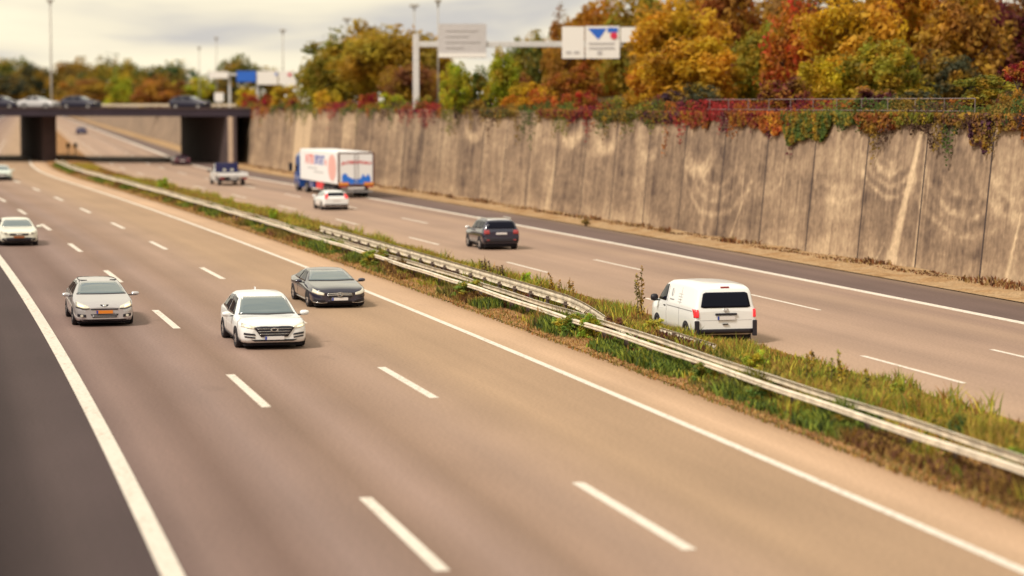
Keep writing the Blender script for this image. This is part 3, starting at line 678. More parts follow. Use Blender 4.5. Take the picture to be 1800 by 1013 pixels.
# --- white sport utility car (towards the camera)
def white_suv():
    st = [(2.24, .60, .34, .62, .50, .80), (2.17, .78, .26, .74, .66, .92), (2.0, .88, .22, .84, .75, .99), (1.6, .915, .22, .92, .80, 1.04), (1.05, .925, .22, .98, .81, 1.07), (.88, .925, .22, .99, .79, 1.10), (.50, .925, .22, 1.00, .72, 1.40), (.12, .925, .22, 1.01, .65, 1.64), (-.4, .925, .22, 1.02, .635, 1.735), (-1.1, .92, .22, 1.05, .615, 1.725), (-1.65, .91, .24, 1.09, .59, 1.64), (-1.95, .89, .26, 1.10, .62, 1.44), (-2.14, .84, .32, 1.05, .70, 1.10), (-2.24, .76, .40, .90, .66, .98)]
    c = Car(st); root = car_root('white_suv', 64.0, -5.84, -1, (1, .96, .75), 4.48, 'white crossover with a wide barred black grille, driving towards us in the middle lane', 'car')
    p = M['p_white']; c.body(p, root)
    c.decal('windscreen', M['screen'], root, 'F', [(-.75, 1.10), (.75, 1.10)], [(-.595, 1.615), (.595, 1.615)], 14, 8)
    c.decal('wiper_cowl', M['black'], root, 'F', [(-0.77, 1.075), (0.77, 1.075)], [(-0.77, 1.075+.03), (0.77, 1.075+.03)], 12, 1, off=.007)
    c.decal('rear_window', M['glass'], root, 'B', [(-.64, 1.16), (.64, 1.16)], [(-.54, 1.5), (.54, 1.5)])
    c.both('side_window', M['glass'], root, 'S', [(.70, 1.05), (-.42, 1.07)], [(.10, 1.56), (-.42, 1.63)])
    c.both('side_window', M['glass'], root, 'S', [(-.50, 1.07), (-1.72, 1.16)], [(-.50, 1.63), (-1.45, 1.58)])
    # grille: hexagon with chrome bars
    g = c.decal('grille', M['black'], root, 'F', [(-.36, .45), (.36, .45)], [(-.54, .76), (-.42, .805), (.42, .805), (.54, .76)], 12, 6, off=0.02)
    for k, z in enumerate((.54, .63, .72)):
        w = .40 + .035 * k; c.decal('grille_bar', M['chrome'], g, 'F', [(-w, z), (w, z)], [(-w, z + .013), (w, z + .013)], 10, 1, off=0.032, skirt=.02)
    b = MB(); ring(b, (surf_x(c, 0, .69) + .05, 0, .69), 0, .055, .012, 1.6); b.build('badge', M['chrome'], root)
    c.both('headlight', M['lamp'], root, 'F', [(.53, .72), (.86, .80)], [(.50, .80), (.82, .92)], off=.015)
    c.both('headlight_lens', M['lamp_lit'], root, 'F', [(.62, .755), (.78, .79)], [(.61, .80), (.76, .855)], 4, 3, off=.022)
    c.both('fog_lamp', M['black'], root, 'F', [(.50, .50), (.80, .53)], [(.52, .56), (.80, .60)], off=.012)
    c.both('fog_lamp', M['black'], root, 'F', [(.52, .40), (.78, .44)], [(.51, .45), (.79, .49)], off=.012)
    c.decal('lower_intake', M['black'], root, 'F', [(-.52, .30), (.52, .30)], [(-.62, .36), (.62, .36)], 10, 2, off=.012)
    c.both('sill_cladding', M['black'], root, 'S', [(1.9, .225), (-2.0, .25)], [(1.9, .31), (-2.0, .36)], nx=24, nz=2)
    plate(root, surf_x(c, 0, .41) + .03, .41, M['plate_w'])
    c.both('tail_light', M['red'], root, 'B', [(.5, .98), (.80, .95)], [(.5, 1.06), (.76, 1.08)])
    common(c, root, st, (1.33, -1.34), .345, .22, .92)
    mirror(c, root, .68, .90, 1.08, p, .16, .19, .24)
    b = MB(); b.box((-1.35, 0, 1.76), (.16, .03, .09)); b.build('aerial', p, root)
    c.both('door_seam', M['seam'], root, 'S', [(-.46, .34), (-.445, .34)], [(-.46, 1.05), (-.445, 1.05)], nx=1, nz=8, off=.003, skirt=.005)
    c.both('door_handle', p, root, 'S', [(-.2, .93), (-.38, .93)], [(-.2, .965), (-.38, .965)], nx=3, nz=1, off=.03)
    underbody(root, -2.0, 2.05, .78, .13, .33)
# --- dark blue saloon (towards the camera)
def navy_saloon():
    st = [(2.34, .58, .28, .52, .48, .66), (2.26, .74, .20, .62, .64, .78), (2.08, .85, .18, .72, .72, .85), (1.6, .90, .18, .82, .76, .93), (1.05, .905, .18, .88, .77, 1.0), (.85, .905, .18, .90, .76, 1.03), (.4, .905, .18, .91, .66, 1.24), (0, .905, .18, .92, .59, 1.385), (-.45, .905, .18, .93, .58, 1.44), (-1.0, .90, .18, .95, .565, 1.40), (-1.45, .895, .19, .97, .57, 1.27), (-1.8, .885, .20, .97, .66, 1.10), (-2.15, .84, .24, .94, .70, 1.01), (-2.34, .70, .34, .80, .60, .90)]
    c = Car(st); root = car_root('navy_saloon', 75.9, -2.06, -1, (1, .97, .75), 4.68, 'dark blue saloon with twin silver grille bars, in the lane beside the median', 'car')
    p = M['p_navy']; c.body(p, root)
    c.decal('windscreen', M['screen'], root, 'F', [(-.72, 1.03), (.72, 1.03)], [(-.55, 1.36), (.55, 1.36)], 14, 8)
    c.decal('wiper_cowl', M['black'], root, 'F', [(-0.74, 1.005), (0.74, 1.005)], [(-0.74, 1.005+.03), (0.74, 1.005+.03)], 12, 1, off=.007)
    c.decal('rear_window', M['glass'], root, 'B', [(-.62, 1.08), (.62, 1.08)], [(-.50, 1.32), (.50, 1.32)])
    c.both('side_window', M['glass'], root, 'S', [(.66, .97), (-.38, .985)], [(.02, 1.32), (-.38, 1.37)])
    c.both('side_window', M['glass'], root, 'S', [(-.46, .985), (-1.5, 1.03)], [(-.46, 1.37), (-1.25, 1.28)])
    g = c.decal('grille', M['black'], root, 'F', [(-.36, .44), (.36, .44)], [(-.44, .60), (-.34, .655), (.34, .655), (.44, .60)], 12, 5, off=.018)
    for z in (.53, .595):
        c.decal('grille_bar', M['chrome'], g, 'F', [(-.40, z), (0, z + .015), (.40, z)], [(-.40, z + .025), (0, z + .045), (.40, z + .025)], 12, 1, off=.03, skirt=.02)
    x = surf_x(c, 0, .55) + .05
    b = MB(); ring(b, (x, 0, .57), 0, .085, .011)
    for k in range(3):
        a = PI / 2 + 2 * PI * k / 3; b.tube((x, 0, .57), (x, .085 * math.cos(a), .57 + .085 * math.sin(a)), .014, .006, 5)
    b.build('badge', M['chrome'], root)
    c.both('headlight', M['lamp'], root, 'F', [(.50, .54), (.68, .565), (.85, .66)], [(.50, .64), (.66, .70), (.80, .80)], 10, 4, off=.014)
    c.decal('lower_intake', M['black'], root, 'F', [(-.40, .22), (.40, .22)], [(-.36, .33), (.36, .33)], 10, 3, off=.01)
    c.both('side_intake', M['black'], root, 'F', [(.46, .24), (.82, .28)], [(.48, .36), (.80, .42)], off=.01)
    c.both('bumper_strip', M['chrome'], root, 'F', [(.40, .24), (.60, .22), (.82, .26)], [(.40, .26), (.60, .24), (.82, .285)], 8, 1, off=.02)
    plate(root, surf_x(c, 0, .39) + .025, .385, M['plate_w'])
    c.both('sill_trim', M['chrome'], root, 'S', [(.95, .25), (-.95, .25)], [(.95, .275), (-.95, .275)], nx=10, nz=1)
    c.both('tail_light', M['red'], root, 'B', [(.42, .80), (.70, .80)], [(.42, .90), (.70, .92)])
    common(c, root, st, (1.45, -1.39), .325, .18, .895, rim=.7)
    mirror(c, root, .62, .88, .99, p, .15, .16, .22)
    c.both('door_seam', M['black'], root, 'S', [(-.42, .30), (-.40, .30)], [(-.42, .94), (-.40, .94)], nx=1, nz=8, off=.003, skirt=.005)
    underbody(root, -2.1, 2.15, .76, .10, .27)
# --- silver people carrier (towards the camera)
def silver_mpv():
    st = [(2.26, .60, .30, .58, .54, .74), (2.18, .76, .22, .70, .68, .86), (2.0, .86, .20, .82, .74, .96), (1.6, .905, .20, .95, .78, 1.06), (1.25, .915, .20, 1.00, .78, 1.13), (1.05, .915, .20, 1.01, .76, 1.19), (.6, .915, .20, 1.02, .68, 1.43), (.2, .915, .20, 1.03, .615, 1.59), (-.4, .915, .20, 1.04, .60, 1.64), (-1.2, .91, .20, 1.05, .585, 1.62), (-1.75, .90, .22, 1.06, .57, 1.54), (-2.02, .87, .26, 1.04, .62, 1.30), (-2.2, .82, .32, .96, .66, 1.04), (-2.26, .76, .38, .86, .62, .94)]
    c = Car(st); root = car_root('silver_people_carrier', 71.5, -9.57, -1, (1, .93, .73), 4.52, 'silver people carrier with an orange number plate, in the lane beside the dark shoulder', 'car')
    p = M['p_silver']; c.body(p, root)
    c.decal('windscreen', M['screen'], root, 'F', [(-.73, 1.175), (.73, 1.175)], [(-.60, 1.565), (.60, 1.565)], 14, 8)
    c.decal('wiper_cowl', M['black'], root, 'F', [(-0.75, 1.15), (0.75, 1.15)], [(-0.75, 1.15+.03), (0.75, 1.15+.03)], 12, 1, off=.007)
    c.decal('rear_window', M['glass'], root, 'B', [(-.58, 1.12), (.58, 1.12)], [(-.5, 1.48), (.5, 1.48)])
    c.both('side_window', M['glass'], root, 'S', [(.72, 1.09), (-.40, 1.10)], [(.16, 1.50), (-.40, 1.54)])
    c.both('side_window', M['glass'], root, 'S', [(-.48, 1.10), (-1.75, 1.13)], [(-.48, 1.54), (-1.6, 1.47)])
    c.both('headlight', M['lamp'], root, 'F', [(.44, .72), (.62, .70), (.84, .78)], [(.48, .80), (.66, .88), (.82, .97)], 10, 4, off=.014)
    c.both('headlight_lens', M['lamp_lit'], root, 'F', [(.60, .735), (.78, .79)], [(.62, .82), (.78, .88)], 4, 3, off=.02)
    c.both('headlight_brow', M['black'], root, 'F', [(.46, .69), (.62, .665), (.84, .745)], [(.46, .715), (.62, .69), (.84, .77)], 8, 1, off=.012)
    c.decal('upper_grille', M['black'], root, 'F', [(-.40, .655), (.40, .655)], [(-.42, .705), (.42, .705)], 10, 2, off=.012)
    c.decal('lower_grille', M['black'], root, 'F', [(-.36, .36), (.36, .36)], [(-.42, .50), (.42, .50)], 10, 3, off=.012)
    for k in range(2):
        z = .395 + .05 * k; c.decal('grille_bar', M['p_silver'], root, 'F', [(-.38, z), (.38, z)], [(-.38, z + .012), (.38, z + .012)], 8, 1, off=.02)
    c.both('fog_surround', M['black'], root, 'F', [(.55, .37), (.80, .40)], [(.56, .48), (.80, .51)], off=.01)
    for sg in (1, -1):
        b = MB(); xf = surf_x(c, sg * .68, .43) + .02
        b.tube((xf - .02, sg * .68, .435), (xf + .01, sg * .68, .435), .05, .05, 12)
        b.build('fog_lamp', M['lamp'], root)
    # shield badge with two dark wings
    c.decal('badge', M['chrome'], root, 'F', [(-.045, .775), (.045, .775)], [(-.06, .85), (.06, .85)], 4, 3, off=.02)
    c.both('badge_wing', M['black'], root, 'F', [(.05, .785), (.09, .80)], [(.06, .85), (.13, .85)], nx=4, nz=2, off=.015)
    c.decal('bumper_lip', M['black'], root, 'F', [(-.72, .235), (.72, .235)], [(-.74, .29), (.74, .29)], 12, 2, off=.01)
    pl = plate(root, surf_x(c, 0, .57) + .025, .575, M['plate_y'], .50, .12)
    c.both('tail_light', M['red'], root, 'B', [(.55, .92), (.78, .90)], [(.5, 1.25), (.6, 1.25)])
    common(c, root, st, (1.36, -1.37), .33, .20, .905)
    mirror(c, root, .86, .89, 1.13, p, .16, .17, .24)
    c.both('roof_rail', M['black'], root, 'S', [(.1, 1.585), (-1.6, 1.565)], [(.1, 1.60), (-1.6, 1.58)], nx=10, nz=1, off=.02)
    c.both('door_seam', M['seam'], root, 'S', [(-.44, .30), (-.425, .30)], [(-.44, 1.06), (-.425, 1.06)], nx=1, nz=8, off=.003, skirt=.005)
    underbody(root, -2.0, 2.05, .78, .12, .30)
# --- off-white crossover, far left
def cream_crossover(name, s, o, label, paint, sc, platem, dark_low=True):
    st = [(2.16, .64, .36, .66, .58, .84), (2.08, .78, .28, .78, .70, .95), (1.9, .87, .25, .88, .76, 1.02), (1.5, .90, .25, .98, .78, 1.08), (.95, .91, .25, 1.02, .78, 1.12), (.8, .91, .25, 1.03, .77, 1.16), (.4, .91, .25, 1.04, .70, 1.43), (.08, .91, .25, 1.05, .645, 1.58), (-.5, .91, .25, 1.06, .63, 1.64), (-1.3, .905, .25, 1.07, .61, 1.62), (-1.75, .89, .28, 1.07, .60, 1.50), (-2.0, .86, .32, 1.05, .66, 1.16), (-2.16, .78, .40, .92, .64, .98)]
    c = Car(st); root = car_root(name, s, o, -1, sc, 4.32, label, 'car')
    p = M[paint]; c.body(p, root)
    c.decal('windscreen', M['screen'], root, 'F', [(-.73, 1.155), (.73, 1.155)], [(-.60, 1.555), (.60, 1.555)], 12, 7)
    c.decal('rear_window', M['glass'], root, 'B', [(-.6, 1.16), (.6, 1.16)], [(-.53, 1.46), (.53, 1.46)])
    c.both('side_window', M['glass'], root, 'S', [(.58, 1.10), (-.42, 1.11)], [(.06, 1.50), (-.42, 1.54)])
    c.both('side_window', M['glass'], root, 'S', [(-.5, 1.11), (-1.6, 1.14)], [(-.5, 1.54), (-1.5, 1.50)])
    g = c.decal('grille', M['black'], root, 'F', [(-.42, .68), (.42, .68)], [(-.46, .80), (.46, .80)], 10, 3, off=.015)
    c.decal('grille_bar', M['chrome'], g, 'F', [(-.15, .70), (.15, .70)], [(-.15, .78), (.15, .78)], 6, 2, off=.03)
    c.both('headlight', M['lamp'], root, 'F', [(.52, .72), (.82, .80)], [(.54, .87), (.80, .96)], 6, 4, off=.014)
    c.both('headlight_lens', M['black'], root, 'F', [(.58, .77), (.66, .78)], [(.58, .84), (.66, .85)], 3, 2, off=.022)
    c.decal('lower_bumper', M['black'], root, 'F', [(-.78, .29), (.78, .29)], [(-.78, .50), (-.5, .55), (.5, .55), (.78, .50)], 14, 4, off=.012)
    plate(root, surf_x(c, 0, .59) + .03, .58, platem, .5, .12, False)
    c.both('sill_cladding', M['black'], root, 'S', [(1.9, .255), (-1.95, .28)], [(1.9, .36), (-1.95, .38)], nx=24, nz=2)
    c.both('tail_light', M['red'], root, 'B', [(.6, .85), (.78, .85)], [(.58, 1.1), (.72, 1.1)])
    common(c, root, st, (1.33, -1.34), .345, .25, .905)
    mirror(c, root, .6, .88, 1.12, p, .16, .18, .24)
    underbody(root, -1.95, 2.0, .78, .14, .36)
    return root
# --- slate sport utility car from behind
def slate_suv():
    st = [(2.12, .66, .38, .74, .60, .92), (2.0, .82, .30, .84, .72, 1.02), (1.7, .88, .26, .94, .76, 1.08), (1.0, .90, .26, 1.02, .78, 1.13), (.82, .90, .26, 1.03, .77, 1.17), (.45, .90, .26, 1.04, .72, 1.46), (.2, .90, .26, 1.05, .68, 1.62), (-.4, .90, .26, 1.06, .675, 1.69), (-1.3, .90, .26, 1.08, .66, 1.68), (-1.82, .895, .28, 1.10, .645, 1.62), (-2.0, .875, .32, 1.08, .67, 1.38), (-2.08, .86, .36, 1.03, .72, 1.12), (-2.12, .82, .40, .92, .72, 1.0)]
    c = Car(st); root = car_root('slate_suv', 103.1, 9.98, 1, (.82, .92, .78), 4.24, 'dark slate compact off-roader seen from behind, alone in the middle outbound lane', 'car')
    p = M['p_slate']; c.body(p, root)
    c.decal('windscreen', M['screen'], root, 'F', [(-.73, 1.16), (.73, 1.16)], [(-.63, 1.58), (.63, 1.58)])
    c.decal('rear_window', M['glass'], root, 'B', [(-.68, 1.17), (.68, 1.17)], [(-.60, 1.56), (.60, 1.56)], 12, 6)
    c.both('side_window', M['glass'], root, 'S', [(.62, 1.11), (-.36, 1.12)], [(.22, 1.53), (-.36, 1.59)])
    c.both('side_window', M['glass'], root, 'S', [(-.44, 1.12), (-1.22, 1.14)], [(-.44, 1.59), (-1.18, 1.59)])
    c.both('side_window', M['glass'], root, 'S', [(-1.3, 1.16), (-1.75, 1.22)], [(-1.28, 1.58), (-1.7, 1.56)])
    c.decal('roof_panel', M['p_grey'], root, 'T', [(.1, -.58), (-1.75, -.57)], [(.1, .58), (-1.75, .57)], 12, 8, off=.01)
    c.both('tail_light', M['red'], root, 'B', [(.56, .88), (.83, .88)], [(.58, 1.10), (.82, 1.10)], off=.02)
    c.decal('rear_bumper', M['black'], root, 'B', [(-.80, .42), (.80, .42)], [(-.82, .68), (.82, .68)], 12, 3, off=.035, skirt=.05)
    c.both('reflector', M['red'], root, 'B', [(.58, .52), (.72, .52)], [(.58, .58), (.72, .58)], nx=3, nz=1, off=.05)
    plate(root, -2.15, .91, M['plate_w'], .52, .11, False)
    c.both('headlight', M['lamp'], root, 'F', [(.5, .82), (.78, .84)], [(.5, .94), (.74, .96)])
    c.decal('grille', M['black'], root, 'F', [(-.42, .76), (.42, .76)], [(-.42, .86), (.42, .86)])
    c.both('sill_cladding', M['black'], root, 'S', [(1.85, .265), (-1.95, .29)], [(1.85, .37), (-1.95, .40)], nx=22, nz=2)
    c.both('sill_trim', M['chrome'], root, 'S', [(.85, .40), (-.85, .40)], [(.85, .43), (-.85, .43)], nx=8, nz=1)
    common(c, root, st, (1.28, -1.29), .345, .26, .895, rim=.74)
    mirror(c, root, .62, .88, 1.14, M['p_grey'], .16, .2, .22)
    for sg in (1, -1):
        b = MB(); b.tube((.1, sg * .62, 1.73), (-1.6, sg * .60, 1.72), .025); b.build('roof_rail', M['chrome'], root)
    underbody(root, -1.95, 1.95, .76, .16, .38)
# --- white van from behind
def text_mesh(body, size, extrude=0.004, bold=0.0, shear=0.0, align='CENTER', space=1.0):
    cu = bpy.data.curves.new('lettering', 'FONT'); cu.body = body; cu.size = size; cu.extrude = extrude; cu.offset = bold; cu.shear = shear; cu.align_x = align; cu.align_y = 'CENTER'; cu.space_character = space
    cu.resolution_u = 3
    o = bpy.data.objects.new('lettering', cu); COL.objects.link(o)
    bpy.context.view_layer.update()
    me = bpy.data.meshes.new_from_object(o.evaluated_get(bpy.context.evaluated_depsgraph_get()))
    bpy.data.objects.remove(o); bpy.data.curves.remove(cu)
    return me
def lettering(name, body, size, mat, parent, pos, side, **kw):
    me = text_mesh(body, size, **kw); o = link(name, me, mat, parent)
    sx = kw.get('sx', 1)
    o.location = pos
    o.rotation_euler = {'left': (PI / 2, 0, PI), 'right': (PI / 2, 0, 0), 'rear': (PI / 2, 0, -PI / 2)}[side]
    return o
def white_van():
    st = [(2.45, .70, .42, .74, .62, .90), (2.36, .84, .30, .90, .74, 1.02), (2.1, .92, .25, 1.02, .80, 1.12), (1.75, .945, .25, 1.10, .82, 1.20), (1.6, .945, .25, 1.12, .82, 1.26), (1.2, .95, .25, 1.14, .79, 1.62), (.92, .95, .25, 1.15, .77, 1.83), (.5, .95, .25, 1.16, .76, 1.93), (-.5, .95, .25, 1.18, .76, 1.965), (-1.8, .95, .25, 1.18, .76, 1.95), (-2.2, .945, .27, 1.18, .755, 1.90), (-2.33, .94, .30, 1.16, .76, 1.80), (-2.42, .925, .34, 1.10, .80, 1.20), (-2.45, .90, .38, 1.0, .80, 1.08)]
    c = Car(st, 80); root = car_root('white_van', 62.6, 5.86, 1, (.84, .90, .80), 4.90, 'white panel van with a dark rear window, partly behind the median plants', 'van')
    p = M['p_white']; c.body(p, root)
    c.decal('rear_window', M['glass'], root, 'B', [(-.76, 1.22), (-.72, 1.19), (.72, 1.19), (.76, 1.22)], [(-.68, 1.66), (-.64, 1.70), (.64, 1.70), (.68, 1.66)], 14, 7, off=.012)
    c.decal('windscreen', M['screen'], root, 'F', [(-.76, 1.27), (.76, 1.27)], [(-.70, 1.76), (.70, 1.76)])
    c.both('side_window', M['glass'], root, 'S', [(1.52, 1.20), (.62, 1.20)], [(1.0, 1.74), (.62, 1.76)], off=.01)
    t = c.both('tail_light', M['redlit'], root, 'B', [(.83, .88), (.935, .88)], [(.83, 1.14), (.925, 1.14)], nx=4, nz=5, off=.025)
    c.both('tail_light', M['red'], root, 'S', [(-2.43, .88), (-2.34, .88)], [(-2.42, 1.14), (-2.35, 1.14)], nx=3, nz=5, off=.014)
    for sg in (1, -1):
        b = MB(); b.box((-2.455, sg * .885, .52), (.10, .13, .52)); b.build('corner_bumper', M['black'], root, bevel=.02)
    c.decal('rear_bumper', M['black'], root, 'B', [(-.80, .36), (.80, .36)], [(-.83, .50), (.83, .50)], 12, 3, off=.03, skirt=.06)
    b = MB(); b.box((-2.475, 0, .985), (.05, .66, .07)); b.build('tailgate_handle', M['black'], root, bevel=.015)
    plate(root, -2.482, .86, M['plate_w'], .54, .12, True, -1)
    b = MB(); ring(b, (-2.47, 0, 1.12), 0, .065, .010)
    for a, bb in (((-.045, .035), (-.02, -.045)), ((-.02, -.045), (0, .01)), ((0, .01), (.02, -.045)), ((.02, -.045), (.045, .035))):
        b.tube((-2.47, a[0], 1.12 + a[1]), (-2.47, bb[0], 1.12 + bb[1]), .008, .008, 5)
    b.build('badge', M['chrome'], root)
    b = MB(); b.box((-2.475, .02, .66), (.03, .17, .035)); b.build('tailgate_latch', M['black'], root)
    c.decal('tailgate_seam', M['seam'], root, 'B', [(-.80, .78), (.80, .78)], [(-.80, .79), (.80, .79)], 10, 1, off=.002, skirt=.004)
    b = MB(); b.box((-2.30, 0, 1.86), (.06, .26, .05)); b.build('brake_light', M['red'], root)
    c.both('headlight', M['lamp'], root, 'F', [(.5, .74), (.82, .80)], [(.52, .90), (.80, .98)])
    c.both('door_seam', M['seam'], root, 'S', [(.52, .40), (.50, .40)], [(.52, 1.72), (.50, 1.72)], nx=1, nz=10, off=.003, skirt=.005)
    c.both('door_seam', M['seam'], root, 'S', [(-.78, .40), (-.80, .40)], [(-.78, 1.76), (-.80, 1.76)], nx=1, nz=10, off=.003, skirt=.005)
    c.both('side_rail', M['seam'], root, 'S', [(.45, 1.06), (-2.1, 1.06)], [(.45, 1.085), (-2.1, 1.085)], nx=12, nz=1, off=.004, skirt=.006)
    c.both('door_handle', M['black'], root, 'S', [(.78, 1.03), (.62, 1.03)], [(.78, 1.065), (.62, 1.065)], nx=3, nz=1, off=.02)
    # side emblem: an upright oval sign over a short line of lettering
    hp, _ = c.cast('L', (.12, 1.45)); 
    b = MB(); n = 18
    for k in range(n):
        a0, a1 = 2 * PI * k / n, 2 * PI * (k + 1) / n
        if 0.25 < (k / n) < 0.36: continue
        P = []
        for a in (a0, a1):
            for rr in (.82, 1.0):
                P.append(c.cast('L', (.10 + .12 * rr * math.cos(a), 1.53 + .14 * rr * math.sin(a))))
        P = [h + Vector((0, .006, 0)) for h, nn in P]
        b.add([P[0], P[1], P[3], P[2]], [(0, 1, 2, 3)]); 
    b.build('side_emblem', M['greyprint'], root)
    c.decal('side_emblem', M['greyprint'], root, 'L', [(.16, 1.42), (.12, 1.42)], [(.12, 1.64), (.08, 1.66)], 3, 6, off=.006, skirt=.004)
    c.decal('side_lettering', M['greyprint'], root, 'L', [(.30, 1.275), (-.16, 1.275)], [(.30, 1.325), (-.16, 1.325)], 12, 1, off=.006, skirt=.004)
    for k in range(4):
        c.decal('side_lettering', M['p_grey'], root, 'L', [(-.55, 1.25 + .09 * k), (-.95, 1.25 + .09 * k)], [(-.55, 1.272 + .09 * k), (-.95, 1.272 + .09 * k)], 8, 1, off=.005, skirt=.004)
    common(c, root, st, (1.48, -1.52), .335, .25, .945, ro=1.14)
    mirror(c, root, 1.30, .93, 1.26, M['black'], .18, .26, .22)
    underbody(root, -2.3, 2.2, .82, .14, .36)
# --- white estate from behind, next to the lorry
def white_estate():
    st = [(2.2, .62, .34, .62, .56, .78), (2.05, .80, .24, .74, .70, .88), (1.7, .87, .20, .84, .75, .95), (1.0, .895, .20, .93, .77, 1.01), (.8, .895, .20, .94, .76, 1.05), (.3, .895, .20, .96, .67, 1.35), (0, .895, .20, .96, .61, 1.45), (-.5, .895, .20, .98, .60, 1.49), (-1.4, .89, .20, 1.0, .58, 1.46), (-1.85, .885, .22, 1.01, .57, 1.36), (-2.08, .86, .28, .99, .64, 1.10), (-2.17, .82, .34, .92, .68, .96), (-2.2, .78, .38, .84, .66, .90)]
    c = Car(st); root = car_root('white_estate', 142.6, 10.4, 1, (.80, .89, .77), 4.4, 'white estate car with red tail lights, overtaking the lorry', 'car')
    p = M['p_white']; c.body(p, root)
    c.decal('rear_window', M['glass'], root, 'B', [(-.62, 1.08), (.62, 1.08)], [(-.52, 1.36), (.52, 1.36)], 12, 6)
    c.decal('windscreen', M['screen'], root, 'F', [(-.72, 1.05), (.72, 1.05)], [(-.58, 1.42), (.58, 1.42)])
    c.both('side_window', M['screen'], root, 'S', [(.6, 1.01), (-.40, 1.03)], [(.02, 1.36), (-.40, 1.41)])
    c.both('side_window', M['screen'], root, 'S', [(-.48, 1.03), (-1.7, 1.08)], [(-.48, 1.41), (-1.6, 1.33)])
    c.both('tail_light', M['redlit'], root, 'B', [(.56, .90), (.82, .90)], [(.56, 1.22), (.68, 1.24)], off=.02)
    c.decal('rear_bumper', M['black'], root, 'B', [(-.76, .36), (.76, .36)], [(-.8, .47), (.8, .47)], 10, 2, off=.02)
    plate(root, -2.215, .78, M['plate_w'], .5, .11, False)
    common(c, root, st, (1.33, -1.33), .325, .20, .885)
    mirror(c, root, .6, .86, 1.04, p, .14, .16, .22)
    underbody(root, -2.05, 2.0, .76, .10, .32)
# --- small generic car for the distance
def small_car(name, paint, loc, rz, sc, label, group=None, saloon=False):
    if saloon:
        st = [(2.15, .66, .28, .56, .58, .72), (1.9, .85, .20, .72, .72, .86), (1.0, .88, .18, .86, .76, .98), (.8, .88, .18, .88, .74, 1.03), (.1, .88, .18, .9, .60, 1.38), (-.5, .88, .18, .92, .58, 1.42), (-1.0, .88, .18, .93, .57, 1.34), (-1.6, .87, .2, .94, .68, 1.02), (-2.0, .82, .24, .90, .68, .96), (-2.15, .70, .34, .78, .60, .86)]
    else:
        st = [(2.05, .66, .30, .60, .58, .78), (1.8, .84, .22, .76, .72, .90), (1.0, .87, .20, .90, .76, 1.02), (.8, .87, .20, .92, .74, 1.07), (.15, .87, .20, .94, .62, 1.42), (-.5, .87, .20, .95, .60, 1.48), (-1.2, .87, .20, .97, .58, 1.44), (-1.7, .86, .22, .98, .58, 1.25), (-1.95, .82, .30, .92, .66, .98), (-2.05, .76, .38, .84, .62, .90)]
    c = Car(st, 40); root = empty(name, loc, rz, sc); tag(root, label, 'car', group)
    p = M[paint]; c.body(p, root); x1 = -1.25 if saloon else -1.55
    c.decal('windscreen', M['screen'], root, 'F', [(-.68, 1.08), (.68, 1.08)], [(-.57, 1.36), (.57, 1.36)], 8, 4)
    c.decal('rear_window', M['glass'], root, 'B', [(-.6, 1.05), (.6, 1.05)], [(-.5, 1.3), (.5, 1.3)], 8, 4)
    c.both('side_window', M['glass'], root, 'S', [(.55, 1.0), (-.36, 1.0)], [(.12, 1.32), (-.36, 1.36)], nx=6, nz=4)
    c.both('side_window', M['glass'], root, 'S', [(-.44, 1.0), (x1, 1.02)], [(-.44, 1.36), (x1 + .2, 1.30)], nx=6, nz=4)
    c.both('tail_light', M['red'], root, 'B', [(.52, .80), (.74, .80)], [(.52, .90), (.74, .92)], nx=4, nz=2)
    c.both('headlight', M['lamp'], root, 'F', [(.48, .62), (.74, .66)], [(.5, .72), (.72, .78)], nx=4, nz=2)
    b = MB(); b.box((c.x0 - .012, 0, .68), (.02, .5, .11)); b.build('number_plate', M['plate_w'], root)
    common(c, root, st, (1.3, -1.25), .31, .2, .875, ro=1.15)
    underbody(root, -1.9, 1.85, .74, .1, .3)
    return root
white_suv(); navy_saloon(); silver_mpv(); slate_suv(); white_van(); white_estate()
cream_crossover('cream_crossover', 111.2, -9.95, 'off-white crossover with black lower bumper, at the left edge behind the silver car', 'p_cream', (1, .93, .70), M['plate_y'] if False else plain('plate_brown', (0.32, 0.10, 0.03), .5))
cream_crossover('mint_crossover', 203.0, -4.9, 'pale mint car cut by the left edge, farthest inbound car before the bridge', 'p_mint', (1, .95, .74), M['plate_w'])
pc = R(251.5, 16.0, .004)
small_car('wine_hatchback', 'p_wine', R(248.5 + 2, 15.0, .004), PI / 2 - heading(250), (1, 1.0, .70), 'dark wine-red hatchback just before the bridge shadow, right of the median')
fp = at_ground(143, 236); 
small_car('distant_car', 'p_deep', (fp[0], fp[1], .004), PI / 2 + .2, (1.2, 1.25, 1.0), 'tiny dark blue car far beyond the bridge')
bdir = math.atan2(BU[1], BU[0])
for (u, nm, paint, sal, lab, rev) in ((8, 'bridge_car', 'p_dim', False, 'dark navy car on the bridge, cut by the left edge of the view', 0), (71, 'bridge_car', 'p_dull', True, 'pale silver car on the bridge, between two dark cars', 0),
                                      (145, 'bridge_car', 'p_dim', False, 'dark grey hatchback on the bridge, right behind the silver car', 0), (337, 'bridge_car', 'p_dim', False, 'dark bluish hatchback on the bridge, alone above the right abutment', 0)):
    t = 0.14
    # walk along the lane until it meets the wanted direction
    a0 = BA + BD * t; k = min(np.arange(0, 70, .1), key=lambda q: abs((a0 + BU * q)[0] / (a0 + BU * q)[1] - (u - 900) / FPX))
    q = a0 + BU * k
    small_car(nm, paint, (q[0], q[1], 5.702), bdir + (PI if rev else 0), (1.06 if sal else 1.04, 1, .95), lab, 'cars crossing the bridge', sal)

